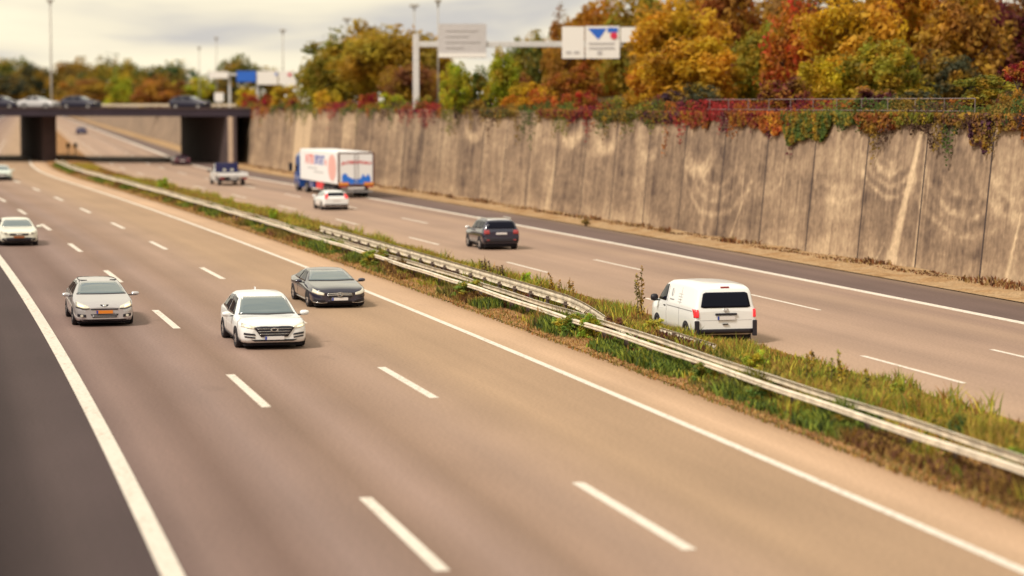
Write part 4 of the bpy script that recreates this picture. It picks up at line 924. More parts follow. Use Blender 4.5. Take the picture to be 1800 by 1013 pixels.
# --- articulated lorry
def lorry():
    L = 16.2
    root = car_root('articulated_lorry', 160.0, 15.25, 1, (1, .985, .775), L, 'articulated lorry with a blue cab and a printed white trailer, beside the wall', 'lorry')
    x0 = -L / 2; xt = x0 + 13.4
    b = MB(); b.box(((x0 + xt) / 2, 0, 2.55), (13.4, 2.5, 2.78)); b.build('trailer_box', M['white'], root, bevel=.05)
    b = MB(); b.box((x0 + 6.5, 0, 1.05), (13.0, 1.1, .22)); b.build('chassis', M['black'], root)
    # rear frame and doors
    f = MB()
    for sg in (1, -1): f.box((x0 - .03, sg * 1.20, 2.52), (.06, .12, 2.78))
    f.box((x0 - .03, 0, 3.88), (.06, 2.52, .12)); f.box((x0 - .03, 0, 1.10), (.06, 2.52, .14)); f.build('door_frame', M['frame'], root)
    for sg in (1, -1):
        d = MB(); d.box((x0 - .02, sg * .575, 2.52), (.05, 1.12, 2.62)); dr = d.build('rear_door', M['white'], root)
        d = MB(); d.tube((x0 - .06, sg * .12, 1.25), (x0 - .06, sg * .12, 3.8), .02); d.build('lock_rod', M['seam'], dr)
        d = MB()
        if sg > 0:
            pts = [(.98, 1.35), (.98, 1.95), (.86, 2.12), (.66, 2.10), (.56, 1.86), (.30, 1.70), (.02, 1.62), (.02, 1.22), (.60, 1.22)]
        else:
            pts = [(-.02, 1.22), (-.02, 1.62), (-.30, 1.70), (-.40, 1.92), (-.48, 2.12), (-.56, 1.92), (-.66, 1.82), (-.74, 1.95), (-.82, 2.12), (-.92, 1.92), (-1.0, 1.74), (-1.0, 1.30), (-.6, 1.22)]
        n = len(pts); cx = sum(q[0] for q in pts) / n; cz = 1.45
        d.add([(x0 - .049, q[0], q[1]) for q in pts] + [(x0 - .049, cx, cz)], [(i, (i + 1) % n, n) for i in range(n)])
        d.build('door_print', M['skyprint'], dr)
    me = text_mesh('INTERSPORT', .36, .003, .012, .25); o = link('rear_lettering', me, M['redprint'], root); o.location = (x0 - .055, 0, 3.02); o.rotation_euler = (PI / 2, 0, -PI / 2)
    for v in o.data.vertices: v.co.y += -.10 * (v.co.x / .9) ** 2 + .05
    for sg in (1, -1):
        b = MB(); b.box((x0 - .07, sg * .86, 1.24), (.05, .66, .26)); b.build('marker_board', M['amber'], root)
        b = MB(); b.box((x0 - .05, sg * .92, 1.0), (.08, .5, .14)); b.build('tail_light', M['red'], root)
    b = MB(); b.box((x0 + .05, 0, .58), (.12, 2.3, .16)); b.build('rear_bumper', M['seam'], root)
    b = MB(); b.box((x0 - .02, 0, .86), (.03, 1.15, .18)); b.build('rear_panel', M['plate_w'], root)
    # side prints (left side faces the carriageway)
    y = 1.256
    for txt, mat, px_, sz in (('INTER', M['redfade'], xt - 3.6, 1.15), ('SPORT', M['blueprint'], xt - 7.1, 1.15)):
        me = text_mesh(txt, sz, .003, .03, 0.1); o = link('side_lettering', me, mat, root); o.location = (px_, y, 3.05); o.rotation_euler = (PI / 2, 0, PI)
    b = MB(); b.box((xt - 9.3, y, 2.95), (.45, .008, .5)); b.build('side_print', M['redfade'], root)
    b = MB()
    for k in range(2):
        b.box((xt - 4.6 - 2.2 * k, y, 2.32 - .30 * k), (3.4, .006, .16))
    b.build('side_caption', plain('faint_grey_print', (.52, .53, .56), .5), root)
    b = MB(); n = 24
    cxs, rx, rz_ = x0 + 1.9, 1.35, 1.15
    ov = [(cxs + rx * math.cos(2 * PI * i / n), y + .002, 2.55 + rz_ * math.sin(2 * PI * i / n)) for i in range(n)]
    b.add(ov + [(cxs, y + .002, 2.55)], [((i + 1) % n, i, n) for i in range(n)]); b.build('side_roundel', M['pinkprint'], root)
    b = MB(); b.box((x0 + 6.5, 1.14, .85), (2.4, .12, .62)); b.build('side_box', M['tank'], root, bevel=.02)
    b = MB(); b.box((x0 + 9.6, 1.10, .80), (1.5, .2, .55)); b.build('fuel_tank', M['p_blue'], root, bevel=.03)
    for x in (x0 + 2.2, x0 + 3.5, x0 + 4.8):
        for sg in (1, -1): wheel(root, x, sg * 1.24, .5, .36, .58, M['alloy'], 8)
    # tractor
    cx = xt + .25
    st = [(cx + 2.45, 1.05, .45, 1.5, .98, 2.6), (cx + 2.38, 1.18, .35, 1.55, 1.08, 3.1), (cx + 2.1, 1.24, .32, 1.6, 1.10, 3.45), (cx + 1.6, 1.245, .32, 1.6, 1.06, 3.62), (cx + .5, 1.245, .32, 1.6, 1.04, 3.80), (cx + .15, 1.24, .34, 1.6, 1.04, 3.80)]
    c = Car(st, 24); c.body(M['p_blue'], root, 'cab')
    c.decal('windscreen', M['screen'], root, 'F', [(-.95, 1.75), (.95, 1.75)], [(-.92, 2.6), (.92, 2.6)])
    c.both('side_window', M['glass'], root, 'S', [(cx + 2.1, 1.75), (cx + 1.3, 1.75)], [(cx + 2.05, 2.5), (cx + 1.3, 2.5)])
    for sg in (1, -1):
        b = MB(); b.box((cx + 2.25, sg * 1.48, 2.2), (.2, .28, .75)); b.build('mirror', M['black'], root, bevel=.03)
    b = MB(); b.box((xt - .8, 0, .75), (4.0, 1.0, .3)); b.build('tractor_frame', M['black'], root)
    for x in (cx + 1.15, cx - 2.4):
        for sg in (1, -1): wheel(root, x, sg * 1.24, .5, .34, .58, M['alloy'], 8)
    c.decal('bumper', M['black'], root, 'F', [(-1.0, .46), (1.0, .46)], [(-1.05, .75), (1.05, .75)])
lorry()
# --- flatbed truck
def flatbed():
    L = 5.6
    root = car_root('flatbed_truck', 185.9, 11.25, 1, (1, 1.05, .80), L, 'small white flatbed truck with a dark blue headboard, left of the lorry', 'truck')
    x0 = -L / 2
    b = MB(); b.box((x0 + 1.55, 0, .86), (3.1, 2.06, .10)); b.build('bed_floor', M['seam'], root)
    for sg in (1, -1):
        b = MB(); b.box((x0 + 1.55, sg * 1.04, 1.08), (3.1, .05, .36)); b.build('side_board', M['p_white'], root, bevel=.01)
    b = MB(); b.box((x0 - .03, 0, 1.08), (.06, 2.14, .36)); b.build('tailgate', M['p_white'], root, bevel=.01)
    b = MB(); b.box((x0 + 3.12, 0, 1.62), (.08, 1.7, 1.02)); hb = b.build('headboard', M['p_deep'], root, bevel=.02)
    for y in (.18, -.38):
        b = MB(); b.tube((x0 + 3.04, y, 1.42), (x0 + 3.07, y, 1.42), .13, .13, 14); b.build('work_lamp', M['lamp'], hb)
    b = MB(); b.box((x0 + 1.6, 0, .62), (3.0, .8, .3)); b.build('chassis', M['black'], root)
    b = MB(); b.box((x0 + .05, 0, .55), (.1, 1.75, .12)); b.build('rear_bumper', M['black'], root)
    for sg in (1, -1):
        b = MB(); b.box((x0 - .04, sg * .85, .72), (.06, .34, .13)); b.build('tail_light', M['red'], root)
    plate(root, x0 - .05, .70, M['plate_w'], .52, .12, False)
    st = [(L / 2, .72, .36, .82, .66, 1.0), (L / 2 - .1, .86, .28, .95, .76, 1.1), (L / 2 - .5, .94, .26, 1.08, .82, 1.22), (L / 2 - .75, .95, .26, 1.1, .82, 1.3), (L / 2 - 1.3, .95, .26, 1.14, .78, 1.95), (L / 2 - 1.8, .95, .26, 1.16, .78, 2.08), (L / 2 - 2.38, .95, .26, 1.16, .78, 2.06)]
    c = Car(st, 30); c.body(M['p_white'], root, 'cab')
    c.decal('windscreen', M['screen'], root, 'F', [(-.74, 1.32), (.74, 1.32)], [(-.68, 1.88), (.68, 1.88)])
    c.both('side_window', M['glass'], root, 'S', [(L / 2 - 1.0, 1.2), (L / 2 - 2.0, 1.2)], [(L / 2 - 1.45, 1.85), (L / 2 - 2.0, 1.9)])
    arch(c, root, L / 2 - .85, .34, .26)
    mirror(c, root, L / 2 - 1.05, .95, 1.3, M['black'], .16, .26, .22)
    for x in (L / 2 - .85, x0 + 1.1):
        for sg in (1, -1): wheel(root, x, sg * .97, .34)
flatbed()

# ------------------------------------------------------------------ foliage
def crown_mesh(name, seed, n=3000, leaf=0.075, clumps=46, flat=1.0, ragged=0.30):
    """unit crown (radius 1, centre at the origin) built of leaf-sized quads in clumps."""
    r = np.random.default_rng(seed)
    d = r.normal(size=(clumps, 3)); d /= np.linalg.norm(d, axis=1)[:, None]
    rad = r.uniform(0.25, 1.0, clumps) ** 0.6 * (1 - ragged * r.random(clumps)) * 0.86
    cc = d * rad[:, None]; cr = r.uniform(0.16, 0.34, clumps); br = r.random(clumps)
    k = r.integers(0, clumps, n)
    dd = r.normal(size=(n, 3)); dd /= np.linalg.norm(dd, axis=1)[:, None]
    p = cc[k] + dd * (cr[k] * r.random(n) ** 0.45)[:, None]
    p[:, 2] *= flat
    nrm = dd * 0.6 + r.normal(size=(n, 3)) * 0.6 + np.array([0, 0, 0.35]); nrm /= np.linalg.norm(nrm, axis=1)[:, None]
    t = np.cross(nrm, r.normal(size=(n, 3))); t /= np.linalg.norm(t, axis=1)[:, None]; bt = np.cross(nrm, t)
    ls = leaf * r.uniform(0.6, 1.35, n)[:, None]
    V = np.stack([p - t * ls, p - bt * ls * 0.62 + nrm * ls * 0.12, p + t * ls, p + bt * ls * 0.62 + nrm * ls * 0.12], 1).reshape(-1, 3)
    me = raw_mesh(name, V, np.arange(4 * n).reshape(n, 4))
    lv = np.clip(0.25 + 0.5 * br[k] + 0.25 * r.random(n), 0, 1)
    a = me.attributes.new('lv', 'FLOAT', 'FACE'); a.data.foreach_set('value', lv.astype(np.float32))
    me.materials.append(M['leaf'])
    return me
CROWNS = [crown_mesh('crown', 100 + i, 6500, 0.05, 60, ragged=0.28) for i in range(5)]
BUSHES = [crown_mesh('foliage', 200 + i, 2600, 0.065, 30, ragged=0.35) for i in range(4)]
def trunk_mesh(seed):
    r = random.Random(seed); b = MB()
    b.tube((0, 0, -0.3), (0.02, 0.01, 1.0), 0.09, 0.06, 9)
    for k in range(6):
        a = r.uniform(0, 2 * PI); z0 = r.uniform(0.55, 1.0); l = r.uniform(0.5, 0.9)
        m1 = (0.35 * l * math.cos(a), 0.35 * l * math.sin(a), z0 + 0.35); m2 = (0.8 * l * math.cos(a + .3), 0.8 * l * math.sin(a + .3), z0 + 0.75)
        b.tube((0.01, 0.01, z0), m1, 0.045, 0.03, 6); b.tube(m1, m2, 0.03, 0.012, 6)
    me = bpy.data.meshes.new('trunk'); me.from_pydata(b.v, [], b.f); me.update(); me.materials.append(M['bark'])
    return me
TRUNKS = [trunk_mesh(i) for i in range(3)]
tcount = [0]
def tree(u, vtop, wpx, Y, col, label, hpx=None, zbase=None, depth=1.0, group=None, name='tree', fill=.42):
    """a tree whose crown tops out at photo row vtop and is wpx pixels wide, at distance Y."""
    i = tcount[0]; tcount[0] += 1
    top = at_depth(u, vtop, Y); rw = wpx / 2 / FPX * Y
    zb = (WT - 0.1) if zbase is None else zbase
    hz = (top[2] - zb) * fill if hpx is None else hpx / 2 / FPX * Y
    root = empty(name, (top[0], Y, zb), (i * 2.399) % 6.28); tag(root, label, 'tree', group)
    cz = top[2] - zb - hz * 0.95
    tr = bpy.data.objects.new('trunk', TRUNKS[i % 3]); COL.objects.link(tr); tr.parent = root
    th = max(0.5, cz); tr.scale = (rw * 0.9, rw * 0.9, th * 0.62)
    cr = bpy.data.objects.new('crown', CROWNS[i % 5]); COL.objects.link(cr); cr.parent = root
    cr.location = (0, 0, cz); cr.scale = (rw, rw * depth, hz); cr.color = (*col, 1)
    return root
def bush(u, vtop, wpx, Y, hpx, col, label, group=None, name='shrub', zc=None, s=None):
    i = tcount[0]; tcount[0] += 1
    top = at_depth(u, vtop, Y); rw = wpx / 2 / FPX * Y; hz = hpx / 2 / FPX * Y
    root = empty(name, (top[0], Y, top[2] - 2 * hz), (i * 2.399) % 6.28); tag(root, label, 'shrub', group)
    cr = bpy.data.objects.new('foliage', BUSHES[i % 4]); COL.objects.link(cr); cr.parent = root
    cr.location = (0, 0, hz * 0.95); cr.scale = (rw, rw * 0.8, hz); cr.color = (*col, 1)
    st = MB()
    for k in range(5):
        a = k * 1.3 + i; st.tube((0, 0, -0.1), (rw * .45 * math.cos(a), rw * .4 * math.sin(a), hz * 1.2), .02, .008, 5)
    st.build('stem', M['bark'], root)
    return root
GOLD, ORANGE, RUST, RED, MAROON = (.44, .22, .015), (.40, .14, .012), (.27, .075, .018), (.36, .06, .015), (.12, .018, .028)
OLIVE, GREEN, DARK, LIME, YELL, BROWN, CRIM = (.21, .19, .02), (.11, .15, .025), (.05, .055, .03), (.30, .33, .02), (.50, .36, .02), (.30, .13, .025), (.32, .015, .035)
# hillside trees on the right, above the wall
for a in ((1050, -10, 150, 205, ORANGE, 'orange tree directly above the right-hand white road sign'),
          (1125, -35, 130, 195, OLIVE, 'olive green tree top right of the orange one, above the white sign'),
          (1195, -25, 170, 150, GOLD, 'broad golden tree right of the white road sign'),
          (1290, -60, 160, 155, RUST, 'tall rust brown tree behind the golden ones'),
          (1225, 55, 180, 130, GOLD, 'low golden tree in front of the hillside, left of the railing'),
          (1335, 40, 130, 132, OLIVE, 'olive tree with brown patches above the left end of the railing'),
          (1405, 0, 130, 128, RED, 'fiery red-orange tree left of the large yellow and orange tree'),
          (1500, -40, 190, 118, GOLD, 'large yellow and orange maple-like tree above the long ivy curtain'),
          (1610, -70, 220, 126, ORANGE, 'tall orange tree at the top edge, right of the yellow one'),
          (1560, 60, 150, 112, OLIVE, 'dark olive tree hanging over the railing'),
          (1690, -40, 170, 122, BROWN, 'brown-orange tree near the upper right corner'),
          (1765, 0, 150, 128, MAROON, 'maroon tree in the upper right corner'),
          (1660, 75, 130, 116, DARK, 'very dark tree behind the railing, right of the yellow tree'),  # takes the dark leaf colour
          (1450, 95, 110, 113, YELL, 'small yellow-green tree just left of the dark gap behind the railing'),
          (1150, 92, 110, 150, ORANGE, 'small orange tree under the right end of the white road sign'),
          (1010, 112, 100, 158, RUST, 'small reddish tree below the left end of the white road sign'),
          (1290, 110, 110, 135, MAROON, 'low wine-dark tree behind the left part of the railing'),
          (1380, -60, 200, 170, (.20, .10, .03), 'broad bronze tree filling the hillside behind the fiery red one'),
          (1560, -60, 220, 165, (.24, .10, .02), 'broad copper tree at the top edge behind the yellow tree'),
          (1720, -70, 230, 160, (.12, .05, .03), 'dark brown tree filling the top right corner'),
          (1210, -40, 200, 185, (.25, .14, .03), 'broad amber tree at the back of the hillside'),
          (1080, 20, 150, 215, (.22, .09, .03), 'broad russet tree behind the white road sign')):
    tree(a[0], a[1], a[2] * 1.25, *a[3:], fill=.54)
# middle: round tree group left of the grey sign, and its neighbours
for a in ((690, 27, 245, 225, (.30, .20, .025), 'big round bronze tree behind the gantry post'),
          (600, 55, 205, 235, (.20, .20, .03), 'round olive-bronze tree at the left of the big bronze one'),
          (760, 62, 110, 230, BROWN, 'brown tree partly behind the grey sign back'),
          (640, 38, 190, 242, (.28, .18, .03), 'round rust-olive tree between the two round bronze ones'),
          (565, 95, 100, 228, OLIVE, 'small olive tree at the foot of the round bronze trees'),
          (935, 38, 110, 190, (.14, .16, .03), 'dark green tree between the two road signs'),
          (985, 15, 90, 185, BROWN, 'brownish tree rising behind the left edge of the white sign'),
          (800, 103, 75, 160, LIME, 'lime green young tree under the grey sign'),
          (885, 85, 95, 158, LIME, 'taller lime green tree right of the grey sign'),
          (845, 120, 70, 162, GREEN, 'mid green tree between the two lime green ones'),
          (720, 100, 130, 212, (.20, .08, .03), 'low reddish tree behind the lower gantry post'),
          (905, 120, 90, 185, (.20, .07, .03), 'low red-brown tree right of the lime green ones')):
    tree(*a, fill=.53)
# far trees beyond the bridge
for a in ((15, 96, 100, 345, (.12, .15, .03), 'olive tree at the left edge beyond the bridge'),
          (70, 112, 90, 335, DARK, 'dark tree behind the tall mast on the left'),
          (20, 132, 80, 325, (.05, .06, .04), 'dark bluish tree low at the left edge beyond the bridge'),
          (130, 90, 80, 350, (.20, .13, .03), 'brown tree with a rounded top right of the tall mast'),
          (185, 100, 110, 350, (.13, .13, .03), 'wide brown-olive tree line piece beyond the bridge'),
          (150, 135, 90, 325, (.25, .13, .03), 'low orange-brown tree behind the grey hatchback on the bridge'),
          (235, 105, 70, 335, (.16, .19, .03), 'yellow-green tree left of the dark round tree'),
          (215, 132, 60, 320, LIME, 'low lime tree beyond the middle of the bridge'),
          (300, 96, 100, 345, (.05, .085, .03), 'dark green rounded tree beyond the bridge'),
          (280, 132, 80, 322, (.28, .10, .03), 'reddish brown tree beyond the bridge, under the dark green one'),
          (345, 132, 75, 318, (.34, .36, .02), 'bright lime tree behind the blue saloon on the bridge'),
          (430, 97, 110, 340, (.14, .15, .03), 'olive domed tree behind the far blue sign'),
          (395, 138, 50, 316, DARK, 'dark narrow tree by the small white sign')):
    u = a[0]; Yn = 1600 if u < 100 else 1050 if u < 205 else 700 if u < 260 else 440 + u / 10
    tree(a[0], a[1], a[2] * 1.5, Yn * (1 - (a[1] - 90) / 600), *a[4:], zbase=5.0, fill=.60)
# shrubs along the top of the wall
def wy(u): # distance of the wall top behind photo column u
    ys = [(p.y) for p in [R(s, 22.9) for s in np.arange(60, 262, .5)]]
    us = [900 + FPX * p.x / (p.y * _c + 0.6 * _s) for p in [R(s, 22.9) for s in np.arange(60, 262, .5)]]
    return float(np.interp(-u, [-x for x in us], ys)) if us[0] > us[-1] else float(np.interp(u, us, ys))
SHR = ((440, 162, 40, 40, CRIM, 'crimson shrub at the bridge end of the wall top'), (478, 158, 50, 48, CRIM, 'crimson creeper mound right of the first crimson shrub'), (515, 168, 50, 40, (.26, .02, .03), 'dark crimson mound above the pale wall panel'),
       (432, 150, 40, 40, YELL, 'yellow shrub behind the crimson ones at the bridge end'), (500, 148, 60, 40, (.38, .26, .02), 'amber shrub behind the crimson mounds'), (575, 150, 70, 60, (.46, .30, .02), 'yellow-gold shrub on the wall top above the lorry cab'),
       (618, 172, 50, 40, MAROON, 'small maroon shrub on the wall top above the trailer'), (650, 160, 44, 46, CRIM, 'crimson shrub between two yellowish ones above the trailer'), (690, 162, 60, 44, LIME, 'lime-yellow mound left of the gantry post'),
       (640, 182, 34, 24, YELL, 'tiny pale yellow shrub on the wall edge above the trailer'), (745, 165, 60, 40, OLIVE, 'olive shrub at the foot of the gantry post'), (795, 165, 64, 44, GREEN, 'green shrub on the wall top under the grey sign'),
       (850, 170, 60, 46, DARK, 'dark green shrub on the wall edge left of the red ones'), (905, 160, 60, 50, ORANGE, 'orange shrub starting the red stretch of the wall top'), (950, 152, 70, 56, RED, 'bright red shrub below the white sign'),
       (990, 160, 50, 60, (.48, .08, .03), 'scarlet mound right of the bright red shrub'), (1030, 158, 60, 60, CRIM, 'deep crimson shrub under the white sign'), (930, 138, 70, 50, (.5, .3, .02), 'golden shrub behind the bright red one'),
       (1075, 165, 70, 60, OLIVE, 'olive and gold shrub on the wall edge right of the crimson one'), (1115, 155, 60, 60, (.4, .22, .02), 'amber shrub before the left end of the railing'), (1150, 165, 60, 64, MAROON, 'dark maroon overhang left of the railing end'),
       (1185, 150, 80, 66, (.06, .03, .05), 'blackish purple shrub at the left end of the railing'), (1240, 140, 90, 60, DARK, 'dark shrub behind the left part of the railing'), (1385, 130, 120, 70, MAROON, 'maroon shrub mass behind the middle of the railing'),
       (1530, 150, 120, 60, (.10, .02, .04), 'dark wine shrub behind the railing above the short ivy fringe'), (1735, 125, 110, 50, (.20, .20, .03), 'yellow-green shrub right of the railing'), (1790, 105, 60, 40, CRIM, 'red shrub at the right edge'),
       (1720, 165, 110, 60, MAROON, 'maroon shrub on the wall top near the right edge'), (1785, 155, 80, 70, (.22, .10, .03), 'brown shrub on the wall top at the right edge'), (1610, 150, 90, 50, DARK, 'dark shrub behind the right part of the railing'))
for (u, v, w, h, col, lab) in SHR:
    Y = wy(u) + (1.2 if h < 50 else 2.2)
    bush(u, v - h * .12, w * 1.25, Y, h * 1.3, col, lab)
# creeper hanging over the wall
def creeper(u0, u1, v_low, col, label, n=900, v_top=200, ragged=0.5, seed=0, leaf=.075, group=None):
    r = np.random.default_rng(seed + 900)
    um = (u0 + u1) / 2
    sa, _ = wall_point(u0, v_top); sb, _ = wall_point(u1, v_top); sm, zl = wall_point(um, v_low)
    drop = max(0.25, WT - zl)
    s = r.uniform(min(sa, sb), max(sa, sb), n)
    t = (s - min(sa, sb)) / abs(sa - sb)
    prof = drop * (1 - ragged * vnoise(t * 5 + 3, t * 0 + seed, 77)) * np.clip(np.sin(t * PI) * 1.7 + .25, 0, 1)
    q = r.random(n) ** 0.8
    z = WT + 0.22 - q * (prof + 0.2)
    o = WALL_O + BATTER * np.clip(z, 0, WT) - 0.05 - r.random(n) * 0.28 * (1 - 0.5 * q)
    X, Y = Ra(s, o)
    p = np.stack([X, Y, z], 1); c0 = p.mean(0); c0[2] = WT; p = p - c0
    nrm = r.normal(size=(n, 3)) * .45 + np.array([-0.9, -0.4, 0.3]); nrm /= np.linalg.norm(nrm, axis=1)[:, None]
    tt = np.cross(nrm, r.normal(size=(n, 3))); tt /= np.linalg.norm(tt, axis=1)[:, None]; bt = np.cross(nrm, tt)
    ls = leaf * r.uniform(.6, 1.4, n)[:, None]
    V = np.stack([p - tt * ls, p - bt * ls * .7, p + tt * ls, p + bt * ls * .7], 1).reshape(-1, 3)
    me = raw_mesh('creeper', V, np.arange(4 * n).reshape(n, 4))
    cl = vnoise(s * 2.2, z * 2.0, 88 + seed)
    a = me.attributes.new('lv', 'FLOAT', 'FACE'); a.data.foreach_set('value', np.clip(.1 + .6 * cl + .3 * r.random(n), 0, 1).astype(np.float32))
    me.materials.append(M['leaf']); o_ = link('creeper', me, None); o_.location = c0; o_.color = (*col, 1)
    tag(o_, label, 'creeper', group)
CR = ((1332, 1378, 250, (.40, .09, .02), 'orange-red creeper fringe hanging left of the long green curtain', 1500), (1372, 1455, 272, (.075, .11, .02), 'long green ivy curtain hanging deepest down the wall', 3400), (1462, 1505, 222, (.09, .12, .025), 'short green creeper right of the long ivy curtain', 900),
      (1500, 1580, 236, (.26, .07, .02), 'brown-red creeper fringe tapering down the wall', 1700), (1560, 1638, 218, (.16, .17, .02), 'yellow-green creeper strip along the wall top, right of the brown one', 1400), (1645, 1735, 222, (.12, .05, .04), 'thin brownish creeper veil near the right edge', 900), (1700, 1735, 280, (.07, .02, .05), 'dark purple hanging strand near the right edge', 700),
      (1275, 1335, 228, (.20, .03, .025), 'dark red creeper left of the orange-red fringe', 900), (1195, 1245, 232, (.26, .05, .03), 'rust red creeper under the left end of the railing', 900), (1120, 1195, 222, (.09, .02, .05), 'dark purple creeper overhang left of the rust red one', 1400),
      (1040, 1110, 215, (.10, .09, .025), 'olive creeper fringe below the olive shrub', 900), (945, 1040, 212, (.20, .02, .03), 'crimson creeper edge below the bright red shrubs', 1200), (840, 900, 208, (.06, .08, .03), 'green creeper edge left of the red stretch', 700), (1750, 1800, 235, (.10, .04, .04), 'brown creeper at the right edge of the wall', 900))
for i, (u0, u1, vl, col, lab, n) in enumerate(CR): creeper(u0, u1, vl, col, lab, n, seed=i)
def terrace_cover():
    r = np.random.default_rng(77); n = 80000
    s = dens_s(r, n, 66, 258); o = 21.95 + 4.2 * r.random(n) ** 1.5
    bump = vnoise(s * .35, o * .5, 91); z = WT + .05 + (.15 + .75 * bump) * r.random(n) * np.clip((o - 21.7) * 1.2, .3, 1)
    hang = (o < 22.5) & (r.random(n) < .8)
    dz = (vnoise(s * .9, s * 0 + 4, 93) ** 2.2 + .5 * vnoise(s * 2.6, s * 0 + 1, 95) ** 3) * 1.9 * r.random(n)
    z = np.where(hang, WT + .15 - dz, z); o = np.where(hang, WALL_O + BATTER * np.clip(z, 0, WT) - .06 - .2 * r.random(n), o)
    X, Y = Ra(s, o); p = np.stack([X, Y, z], 1)
    nr = r.normal(size=(n, 3)) * .7 + np.array([-.5, -.4, .5]); nr /= np.linalg.norm(nr, axis=1)[:, None]; tt = np.cross(nr, r.normal(size=(n, 3))); tt /= np.linalg.norm(tt, axis=1)[:, None]; bt = np.cross(nr, tt)
    ls = r.uniform(.035, .085, n)[:, None]
    me = raw_mesh('creeper_cover', np.stack([p - tt * ls, p - bt * ls * .7, p + tt * ls, p + bt * ls * .7], 1).reshape(-1, 3), np.arange(4 * n).reshape(n, 4))
    pal = np.array([(.30, .03, .03), (.12, .02, .035), (.34, .11, .02), (.16, .16, .025), (.07, .10, .025), (.22, .14, .03), (.09, .05, .035)])
    f = vnoise(s * .16, o * .15, 97) * .75 + vnoise(s * .7, o * .6, 98) * .25
    c = pal[np.clip(((f - .2) / .6 * 7).astype(int), 0, 6)] * r.uniform(.5, 1.3, n)[:, None]
    ca = me.color_attributes.new('Col', 'FLOAT_COLOR', 'POINT'); ca.data.foreach_set('color', np.repeat(np.concatenate([c, np.ones((n, 1))], 1), 4, axis=0).astype(np.float32).ravel())
    o_ = link('creeper_cover', me, M['grass']); tag(o_, None, None, None, 'stuff')
def dens_s(r, n, s0, s1): return s0 * (s1 / s0) ** r.random(n)
terrace_cover()
# railing on the wall top
s_a, _ = wall_point(1215, 195); s_b, _ = wall_point(1690, 195)
lo, hi = min(s_a, s_b), max(s_a, s_b)
rl = empty('railing', R(lo, 23.0, WT)); tag(rl, 'thin two-bar steel railing on top of the retaining wall', 'railing')
b = MB()
for z in (6.02, 6.48):
    ps = [R(s, 22.55, z) for s in np.arange(lo, hi + .1, 1.0)]
    for p, q in zip(ps[:-1], ps[1:]): b.tube(p, q, .018, .018, 6)
child_at_world(b.build('rail_bar', M['fence']), rl)
for s in np.arange(lo, hi, 2.6):
    b = MB(); b.tube((0, 0, 0), (0, 0, 1.0), .018, .018, 6); child_at_world(b.build('post', M['fence'], loc=R(s, 22.55, 5.5)), rl)

# ------------------------------------------------------------------ median plants
def scatter(name, n, samp, hfn, wfn, colfn, kind, label=None, blades=2):
    """blades of grass or leaves as one stuff object."""
    r = np.random.default_rng(abs(hash(name)) % 1000 if False else len(name) * 7 + n)
    s, o = samp(r, n); X, Y = Ra(s, o); Z = median_z(s, o)
    h = hfn(r, s, o, n); w = wfn(r, n); az = r.uniform(0, 2 * PI, n); lean = r.normal(size=(n, 2)) * .35
    d = np.stack([np.cos(az), np.sin(az)], 1)
    b0 = np.stack([X - d[:, 0] * w, Y - d[:, 1] * w, Z - .02], 1); b1 = np.stack([X + d[:, 0] * w, Y + d[:, 1] * w, Z - .02], 1)
    mx = np.stack([X + lean[:, 0] * h * .4, Y + lean[:, 1] * h * .4, Z + h * .6], 1)
    m0 = mx - np.stack([d[:, 0] * w * .8, d[:, 1] * w * .8, 0 * w], 1); m1 = mx + np.stack([d[:, 0] * w * .8, d[:, 1] * w * .8, 0 * w], 1)
    tp = np.stack([X + lean[:, 0] * h, Y + lean[:, 1] * h, Z + h], 1)
    V = np.stack([b0, b1, m1, m0, tp], 1).reshape(-1, 3)
    i = np.arange(n) * 5
    F4 = np.stack([i, i + 1, i + 2, i + 3], 1); F3 = np.stack([i + 3, i + 2, i + 4, i + 4], 1)
    T = np.concatenate([np.stack([i, i + 1, i + 2], 1), np.stack([i, i + 2, i + 3], 1), np.stack([i + 3, i + 2, i + 4], 1)])
    me = raw_mesh(name, V, T)
    c = colfn(r, s, o, n); ca = me.color_attributes.new('Col', 'FLOAT_COLOR', 'POINT')
    cc = np.repeat(np.concatenate([c, np.ones((n, 1))], 1), 5, axis=0); ca.data.foreach_set('color', cc.astype(np.float32).ravel())
    o_ = link(name, me, M['grass']); tag(o_, label, None, None, kind)
    return o_
def dens_s(r, n, s0, s1): # denser near
    return s0 * (s1 / s0) ** r.random(n)
def mixcols(r, n, cols, wts):
    k = r.choice(len(cols), n, p=np.array(wts) / sum(wts)); return np.array(cols)[k] * r.uniform(.6, 1.35, n)[:, None]
# far side grass: yellow green, dry
def far_o(r, n): return None
def samp_far(r, n):
    s = dens_s(r, n, 34, 250); o = 3.3 + 3.15 * r.beta(1.6, 1.3, n); return s, o
def h_far(r, s, o, n):
    return (.05 + .26 * vnoise(s * .55, o * .9, 5) ** 1.7) * r.uniform(.4, 1.4, n) * np.where(s < 62, 1.2, 1.0) * np.clip((6.6 - o) * 1.2, .3, 1)
def c_far(r, s, o, n):
    m = vnoise(s * .22, o * .5, 9)[:, None]
    a = mixcols(r, n, [(.36, .33, .04), (.46, .34, .06), (.22, .26, .035), (.48, .30, .09)], [4, 4, 3, 3]); b = mixcols(r, n, [(.28, .13, .05), (.15, .055, .04), (.38, .22, .06), (.20, .19, .04)], [3, 2, 3, 2])
    near = (s[:, None] < 61)
    k = np.clip((m - .42) * 5, 0, 1) * np.where(near, .35, 1.0)
    return a * (1 - k) + b * k
scatter('grass', 95000, samp_far, h_far, lambda r, n: r.uniform(.008, .022, n), c_far, 'stuff')
